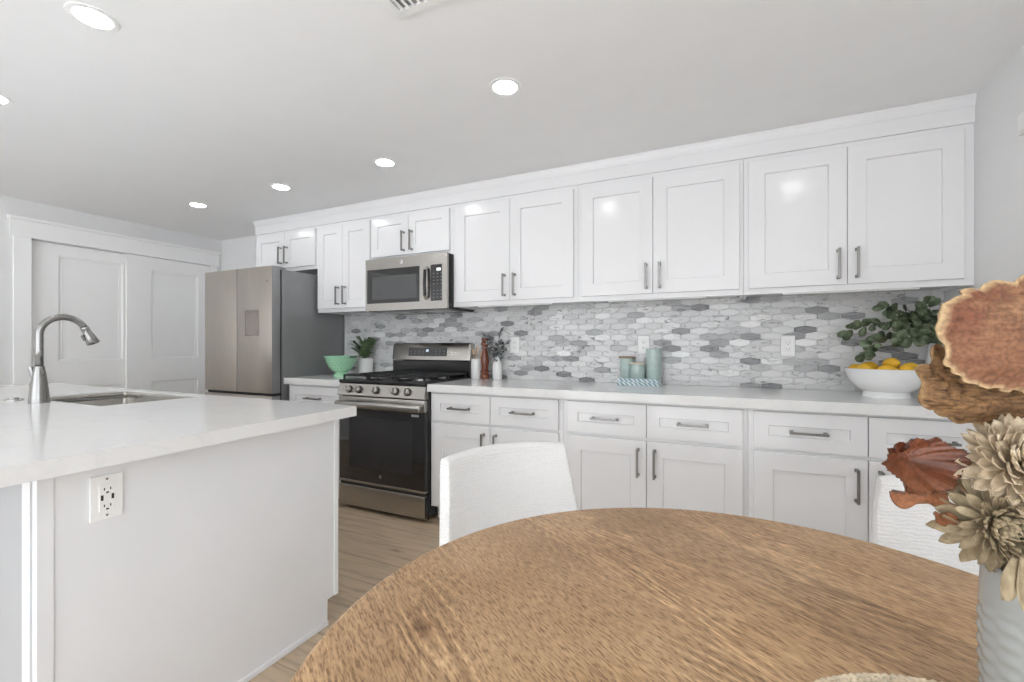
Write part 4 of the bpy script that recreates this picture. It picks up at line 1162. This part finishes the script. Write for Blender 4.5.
for (u, v), du, dv, L_, W_ in (((1012, 556), -24, 26, .047, .021), ((1020, 556), -12, 36, .052, .022), ((1033, 556), -2, 38, .050, .021)):
    x, z = L2(u, v, -.036); d = Vector((du, -17, -dv)).normalized(); y_ = Vector((0, -1, 0)).cross(d).normalized()
    Mx = Matrix((d, y_, d.cross(y_))).transposed().to_4x4(); petal(bm, Matrix.Translation((x, -.036, z)) @ Mx, L_, W_, .18, -.05, .8, n=10)
finish('hanging_leaves', bm, M_OLIVE, t2, smooth=True)

# ------------------------------------------------------------------ white fruit bowl and lemons
BX, BY = -0.300, -0.255
t = thing('fruit_bowl', 'wide white footed bowl of lemons on the worktop', 'bowl', (BX, BY, CT))
bm = new_bm(); lathe(bm, [(0, .002), (.080, 0), (.094, 0), (.092, .020), (.088, .026), (.120, .045), (.146, .075), (.160, .105), (.167, .134), (.170, .137), (.167, .139), (.163, .136), (.155, .106), (.140, .078), (.112, .052), (.06, .036), (0, .032)], 72)
finish('bowl', bm, M_WHITEC, t, angle=45)
M_LEMON = mat('lemon_peel', (0.80, 0.47, 0.03), rough=.42, bump=.35, bscale=260, var=.08, vscale=25)
LM = [(-.095, -.045, .112, 20), (-.020, -.085, .108, 80), (.060, -.070, .112, 150), (-.060, .035, .118, 110), (.020, .000, .139, 35), (.095, .010, .116, 60), (.030, .085, .114, 10), (-.115, .045, .105, 0), (.075, -.005, .075, 20), (-.045, -.01, .070, 70)]
LN = ['lemon at the left of the bowl, half below the rim', 'lemon at the front of the bowl', 'front right lemon of the bowl', 'lemon at the back left of the pile', 'topmost lemon in the middle of the pile', 'large lemon at the right of the bowl', 'lemon at the back of the bowl by the backsplash', 'outermost lemon on the left, barely above the rim', 'lemon low in the bowl, right of centre', 'lemon low in the bowl, left of centre']
lemon_me = None
for (x, y, z, rz), lb in zip(LM, LN):
    if lemon_me is None:
        bm = new_bm(); lathe(bm, [(0, -.043), (.004, -.042), (.007, -.037), (.016, -.032), (.025, -.021), (.0295, -.008), (.030, .004), (.027, .018), (.020, .029), (.011, .036), (.007, .040), (.004, .046), (0, .047)], 28)
        o = finish('lemon', bm, M_LEMON, smooth=True); lemon_me = o.data
    else:
        o = bpy.data.objects.new('lemon', lemon_me); COL.objects.link(o)
    o.location = (BX + x, BY + y, CT + z + .022); o.rotation_euler = (R(82), R(rz * .1), R(rz))
    tag(o, lb, 'lemon', 'lemons in the white bowl')

# ------------------------------------------------------------------ leaves
def leaf_mat(name, a, b_, rough=.5):
    m, nt, b = nodes(name)
    v = mapping(nt, (1, 1, 1)); n = N(nt, 'TexNoise', Scale=22.0, Detail=2.0); nt.links.new(v, n.inputs['Vector'])
    r = ramp(nt, [(.35, a), (.65, b_)]); nt.links.new(n.outputs[0], r.inputs[0]); nt.links.new(r.outputs[0], b.inputs['Base Color'])
    b.inputs['Roughness'].default_value = rough
    return m
M_EUC = leaf_mat('eucalyptus_leaf', (0.04, 0.065, 0.03), (0.20, 0.25, 0.15))
M_FERN = leaf_mat('fern_leaf', (0.05, 0.09, 0.04), (0.17, 0.25, 0.12), .4)
M_DUSTY = leaf_mat('dusty_grey_leaf', (0.02, 0.024, 0.024), (0.30, 0.32, 0.32), .5)
M_GSTEM = mat('green_brown_stem', (0.10, 0.09, 0.04), rough=.7, var=.2)
def leaf(bm, p, d, up, L, W_, tip=1.0, fold=.15, rot=0.0):
    x = Vector(d).normalized(); y = Vector(up).cross(x)
    if y.length < 1e-4: y = Vector((1, 0, 0)).cross(x)
    y.normalize(); z = x.cross(y)
    M = Matrix((x, y, z)).transposed().to_4x4(); M = Matrix.Translation(p) @ M @ Matrix.Rotation(rot, 4, 'X')
    petal(bm, M, L, W_, fold, -.08, tip, n=6, m_=2, th=.0006)
def sprig(t, pts, m, nl, L, W_, tip, seed, r=.0016, part='leaves'):
    rnd = random.Random(seed); pts = [Vector(p) for p in pts]
    # smooth the stalk
    Q = []
    for i in range(len(pts) - 1):
        p0, p1, p2, p3 = pts[max(i - 1, 0)], pts[i], pts[i + 1], pts[min(i + 2, len(pts) - 1)]
        for k in range(6):
            q = k / 6; Q.append(.5 * ((2 * p1) + (p2 - p0) * q + (2 * p0 - 5 * p1 + 4 * p2 - p3) * q * q + (3 * p1 - p0 - 3 * p2 + p3) * q ** 3))
    Q.append(pts[-1])
    bm = new_bm(); tube(bm, Q, [r * (1.3 - .8 * i / len(Q)) for i in range(len(Q))], 6); finish('stalk', bm, M_GSTEM, t, smooth=True)
    bm = new_bm()
    for k in range(nl):
        f = .22 + .78 * k / (nl - 1); i = min(int(f * (len(Q) - 1)), len(Q) - 2); p = Q[i].lerp(Q[i + 1], f * (len(Q) - 1) - i); tn = (Q[i + 1] - Q[i]).normalized()
        side = Vector((rnd.uniform(-1, 1), rnd.uniform(-1, 1), rnd.uniform(-1, 1))); side = (side - tn * side.dot(tn)).normalized()
        d = (side * (1.0 if k < nl - 1 else .2) + tn * rnd.uniform(.3, .9)).normalized(); s = rnd.uniform(.75, 1.15)
        leaf(bm, p + d * .004, d, Vector((rnd.uniform(-.5, .5), -1, rnd.uniform(-.2, .6))), L * s, W_ * s, tip, .10, rnd.uniform(-.45, .45))
    finish(part, bm, m, t, smooth=True)

t = thing('vase', 'slim white vase in the worktop corner, mostly hidden by the fungus', 'vase', (-0.060, -0.075, CT))
bm = new_bm(); lathe(bm, [(0, 0), (.030, 0), (.036, .01), (.038, .10), (.034, .18), (.024, .225), (.024, .262), (.026, .265), (.021, .265), (.020, .22), (.030, .17), (.033, .02), (0, .012)], 40); finish('body', bm, M_WHITEC, t, angle=50)
V0 = Vector((-0.060, -0.075, CT + .262))
EU = [([V0 - Vector((0, 0, .12)), V0, (-.13, -.17, 1.285), (-.25, -.23, 1.285), (-.36, -.24, 1.262), (-.455, -.25, 1.235)], 20, 'long eucalyptus sprig reaching farthest left over the lemons'),
      ([V0 - Vector((0, 0, .12)), V0, (-.15, -.16, 1.245), (-.25, -.23, 1.215), (-.34, -.26, 1.175), (-.385, -.27, 1.125)], 18, 'eucalyptus sprig drooping towards the lemons'),
      ([V0 - Vector((0, 0, .12)), V0, (-.12, -.13, 1.285), (-.20, -.18, 1.325), (-.29, -.20, 1.345)], 18, 'upper eucalyptus sprig below the wall cabinet'),
      ([V0 - Vector((0, 0, .12)), V0, (-.09, -.13, 1.275), (-.12, -.19, 1.33), (-.14, -.23, 1.365)], 14, 'eucalyptus sprig rising next to the fungus'),
      ([V0 - Vector((0, 0, .12)), V0, (-.12, -.20, 1.22), (-.18, -.27, 1.20), (-.25, -.31, 1.19)], 16, 'short eucalyptus sprig hanging forward between the others')]
for i, (pts, nl, lb) in enumerate(EU):
    pts[0] = pts[0] + Vector(((i - 2) * .005, 0, 0))
    t = thing('eucalyptus_sprig', lb, 'sprig', V0, 0, 'eucalyptus sprigs in the corner vase')
    sprig(t, [Vector(p) - V0 for p in pts], M_EUC, int(nl * 2.0), .050, .040, .9, 20 + i)

# ------------------------------------------------------------------ crock, pepper mill, bud vase
KX, KY = -2.728, -0.080
t = thing('utensil_crock', 'plain white utensil crock beside the range', 'crock', (KX, KY, CT))
bm = new_bm(); lathe(bm, [(0, 0), (.037, 0), (.040, .004), (.040, .148), (.038, .150), (.036, .148), (.036, .01), (0, .008)], 40); finish('body', bm, M_WHITEC, t, angle=50)
M_BEECH = mat('beech_wood', (0.55, 0.38, 0.22), rough=.55, var=.12, vscale=20)
for i, (dx, dy, h_, kind, lb) in enumerate([(-.014, .0, .215, 0, 'wooden spoon leaning left in the white crock'), (.010, -.010, .235, 1, 'wooden spatula, tallest utensil in the white crock'), (.020, .012, .205, 0, 'wooden spoon leaning right in the white crock')]):
    t = thing('wooden_spatula' if kind else 'wooden_spoon', lb, 'utensil', (KX, KY, CT + .012), 0, 'wooden utensils in the crock')
    b0 = Vector((-dx * .6, -dy * .6, 0)); b1 = Vector((dx * 1.5, dy * 1.5, h_ - .05)); d = (b1 - b0).normalized()
    bm = new_bm(); tube(bm, [b0, b1], [.004, .0045], 8); finish('handle', bm, M_BEECH, t, smooth=True)
    bm = new_bm(); tube(bm, [b1, b1 + d * .012, b1 + d * .03, b1 + d * .042, b1 + d * .047], [.0045, .008, .012 if not kind else .010, .010, .005], 12)
    bmesh.ops.scale(bm, vec=(1, .35, 1), verts=bm.verts[:], space=Matrix.Translation(-b1)); finish('head', bm, M_BEECH, t, smooth=True)
M_MILL = mat('mahogany_lacquer', (0.17, 0.042, 0.018), rough=.25, coat=.5, var=.15, vscale=12)
t = thing('pepper_mill', 'tall reddish brown wooden pepper mill between two white pots', 'pepper mill', (-2.652, -0.080, CT))
bm = new_bm(); lathe(bm, [(0, 0), (.031, 0), (.034, .004), (.034, .034), (.025, .042), (.033, .050), (.033, .060), (.023, .068), (.027, .095), (.032, .130), (.029, .165), (.021, .198), (.017, .218), (.027, .226), (.027, .240), (0, .240)], 36); finish('body', bm, M_MILL, t, angle=50)
bm = new_bm(); lathe(bm, [(0, .2405), (.020, .2405), (.021, .248), (.030, .254), (.030, .272), (.019, .282), (.027, .290), (.027, .300), (.020, .306), (0, .308)], 36); finish('head', bm, M_MILL, t, angle=50)
QX, QY = -2.550, -0.075
t = thing('bud_vase', 'small white bottle vase right of the pepper mill', 'vase', (QX, QY, CT))
bm = new_bm(); lathe(bm, [(0, 0), (.032, 0), (.036, .006), (.036, .095), (.031, .120), (.020, .138), (.017, .150), (.018, .166), (.014, .166), (.013, .150), (.03, .11), (.031, .02), (0, .01)], 36); finish('body', bm, M_WHITEC, t, angle=50)
Q0 = Vector((QX, QY, CT + .160))
for i, (pts, nl, lb) in enumerate([
    ([(0, 0, -.1), (0, 0, 0), (-.03, .0, .08), (-.075, -.01, .155)], 12, 'dusty dark sprig leaning left above the pepper mill'),
    ([(0, 0, -.1), (.002, 0, 0), (.0, .01, .09), (.012, .02, .185)], 13, 'tallest dusty dark sprig in the small bottle vase'),
    ([(0, 0, -.1), (.003, 0, 0), (.035, -.01, .06), (.075, -.015, .105)], 11, 'dusty dark sprig leaning right towards the outlet'),
    ([(0, 0, -.1), (0, -.002, 0), (-.02, -.03, .05), (-.045, -.05, .095)], 10, 'short dusty dark sprig at the front of the bottle vase')]):
    t = thing('dusty_leaf_sprig', lb, 'sprig', Q0, 0, 'dusty leaf sprigs in the bottle vase')
    sprig(t, pts, M_DUSTY, int(nl * 1.3), .046, .021, .85, 40 + i, r=.0019)

# ------------------------------------------------------------------ canisters on a book
M_CELA = mat('celadon_glaze', (0.43, 0.53, 0.50), rough=.3, coat=.3, var=.10, vscale=60, bump=.15, bscale=150)
M_CORK = mat('cork_lid', (0.30, 0.22, 0.15), rough=.7, var=.2, vscale=60)
M_RIMC = mat('unglazed_rim', (0.62, 0.56, 0.46), rough=.6, var=.08)
def towel_mat():
    m, nt, b = nodes('blue_pattern_cloth')
    v = mapping(nt, (1, 1, 1)); w = N(nt, 'TexWave', wave_type='BANDS', bands_direction='DIAGONAL', Scale=22.0, Distortion=1.5); nt.links.new(v, w.inputs['Vector'])
    r = ramp(nt, [(.25, (0.20, 0.33, 0.40)), (.45, (0.50, 0.62, 0.66)), (.7, (0.70, 0.76, 0.77))]); nt.links.new(w.outputs[0], r.inputs[0]); nt.links.new(r.outputs[0], b.inputs['Base Color'])
    b.inputs['Roughness'].default_value = .6
    return m
M_COVER = towel_mat(); M_PAGES = mat('book_pages', (0.72, 0.71, 0.68), rough=.8, var=.05)
for z0, w_, rz, lb in ((0, .132, 2, 'lower of the two thin blue and white books under the canisters'), (.0212, .126, -1.5, 'upper thin blue and white book, the canisters stand on it')):
    t = thing('book', lb, 'book', (-1.510, -0.098, CT + z0), R(rz), 'thin books under the canisters')
    bm = new_bm(); box(bm, -w_ + .004, w_ - .003, -.074, .068, .003, .0175, .001); finish('pages', bm, M_PAGES, t)
    for z in (0, .0175):
        bm = new_bm(); box(bm, -w_, w_, -.078, .071, z, z + .0032, .001); finish('cover', bm, M_COVER, t)
    bm = new_bm(); box(bm, -w_ + .002, w_ - .002, -.0785, -.0755, .002, .0185, .001); finish('spine', bm, M_COVER, t)
ZJ = CT + .0421
def canister(x, y, r, h, lb, lid):
    t = thing('canister', lb, 'jar', (x, y, ZJ), 0, 'green canisters on the book')
    bm = new_bm(); lathe(bm, [(0, 0), (r * .93, 0), (r, .006), (r, h - .012), (r * .97, h - .004), (r * .97, h), (r * .88, h), (r * .88, h - .02), (0, h - .02)], 40); finish('body', bm, M_CELA, t, angle=45)
    if lid == 1:
        bm = new_bm(); lathe(bm, [(0, h), (r * 1.00, h + .0004), (r * 1.03, h + .003), (r * 1.03, h + .010), (r, h + .013), (0, h + .013)], 40); finish('lid', bm, M_RIMC, t, angle=45)
    elif lid == 2:
        bm = new_bm(); lathe(bm, [(0, h), (r * 1.15, h + .0004), (r * 1.2, h + .004), (r * 1.2, h + .010), (r * 1.1, h + .012), (0, h + .012)], 40); finish('lid', bm, M_CORK, t, angle=45)
    else:
        bm = new_bm(); lathe(bm, [(0, h), (r * .98, h + .0004), (r * .98, h + .007), (r * .92, h + .010), (0, h + .010)], 40); finish('lid', bm, M_CELA, t, angle=45)
canister(-1.428, -0.090, .047, .180, 'tallest pale green canister on the right of the book', 0)
canister(-1.524, -0.118, .046, .088, 'short pale green canister with a cream lid at the front', 1)
canister(-1.600, -0.066, .044, .125, 'middle-height green canister with a brown lid at the back left', 2)

# ------------------------------------------------------------------ green colander bowl and potted fern
M_JADE = mat('jadeite_green', (0.33, 0.62, 0.40), rough=.25, coat=.4, var=.03)
t = thing('colander', 'jade green footed colander next to the fridge', 'colander', (-3.870, -0.310, CT))
KS = .80
bm = new_bm(); lathe(bm, [(r_ * KS, z_) for r_, z_ in [(0, .004), (.060, .0), (.076, .0), (.078, .006), (.066, .022), (.060, .034), (.090, .048), (.125, .080), (.148, .120), (.158, .152), (.168, .158), (.170, .163), (.166, .166), (.152, .162), (.140, .122), (.118, .086), (.085, .056), (0, .042)]], 64); finish('bowl', bm, M_JADE, t, angle=50)
for s in (-1, 1):
    bm = new_bm(); tube(bm, [(s * (.126 + .026 * math.sin(a)), .036 * math.cos(a), .158) for a in [PI * k / 10 for k in range(11)]], .0055, 8); finish('handle', bm, mat('dark_handle', (.03, .03, .03), rough=.4, var=.1), t, smooth=True)
bm = new_bm()
for k in range(24):
    for j, (rr_, zz) in enumerate(((.112, .0705), (.130, .0925), (.1415, .1115))):
        a = 2 * PI * (k + .5 * (j % 2)) / 24; c = Vector((math.cos(a), math.sin(a), 0)); nrm = (c * .8 + Vector((0, 0, -.6))).normalized()
        p = c * (rr_ * KS + .0008) + Vector((0, 0, zz)); tube(bm, [p, p + nrm * .0015], .0028, 6)
finish('holes', bm, M_SLOT, t)
FX, FY = -3.815, -0.095
t = thing('potted_fern', 'small green fern in a white pot beside the colander', 'potted plant', (FX, FY, CT))
bm = new_bm(); lathe(bm, [(0, 0), (.056, 0), (.060, .004), (.068, .138), (.066, .141), (.061, .138), (.058, .12), (0, .12)], 40); finish('pot', bm, M_WHITEC, t, angle=45)
bm = new_bm(); lathe(bm, [(0, .128), (.0585, .122)], 20); finish('soil', bm, mat('potting_soil', (.04, .03, .02), rough=.95, bump=.6, bscale=90, var=.3), t)
rnd = random.Random(5)
for k in range(15):
    a = 2 * PI * k / 15 + rnd.uniform(-.2, .2); reach = rnd.uniform(.07, .15); hh = rnd.uniform(.09, .20)
    d = Vector((math.cos(a), math.sin(a) * .7, 0))
    if d.y > 0: reach *= .6
    pts = [Vector((0, 0, .125)) + d * .01, Vector((0, 0, .125 + hh * .6)) + d * reach * .4, Vector((0, 0, .125 + hh)) + d * reach]
    bm = new_bm(); tube(bm, pts, [.002, .0015, .001], 5)
    for j in range(11):
        f = .25 + .75 * j / 10; p = pts[0].lerp(pts[1], f * 2) if f < .5 else pts[1].lerp(pts[2], f * 2 - 1); tn = (pts[2] - pts[0]).normalized(); sd = tn.cross(Vector((0, 0, 1))).normalized()
        for s in (-1, 1):
            L_ = .048 * (1.15 - f * .65)
            leaf(bm, p, sd * s + tn * .6, Vector((0, 0, 1)) - d * .5, L_, .021, .8, .1, rnd.uniform(-.3, .3))
    finish('frond', bm, M_FERN, t, smooth=True)
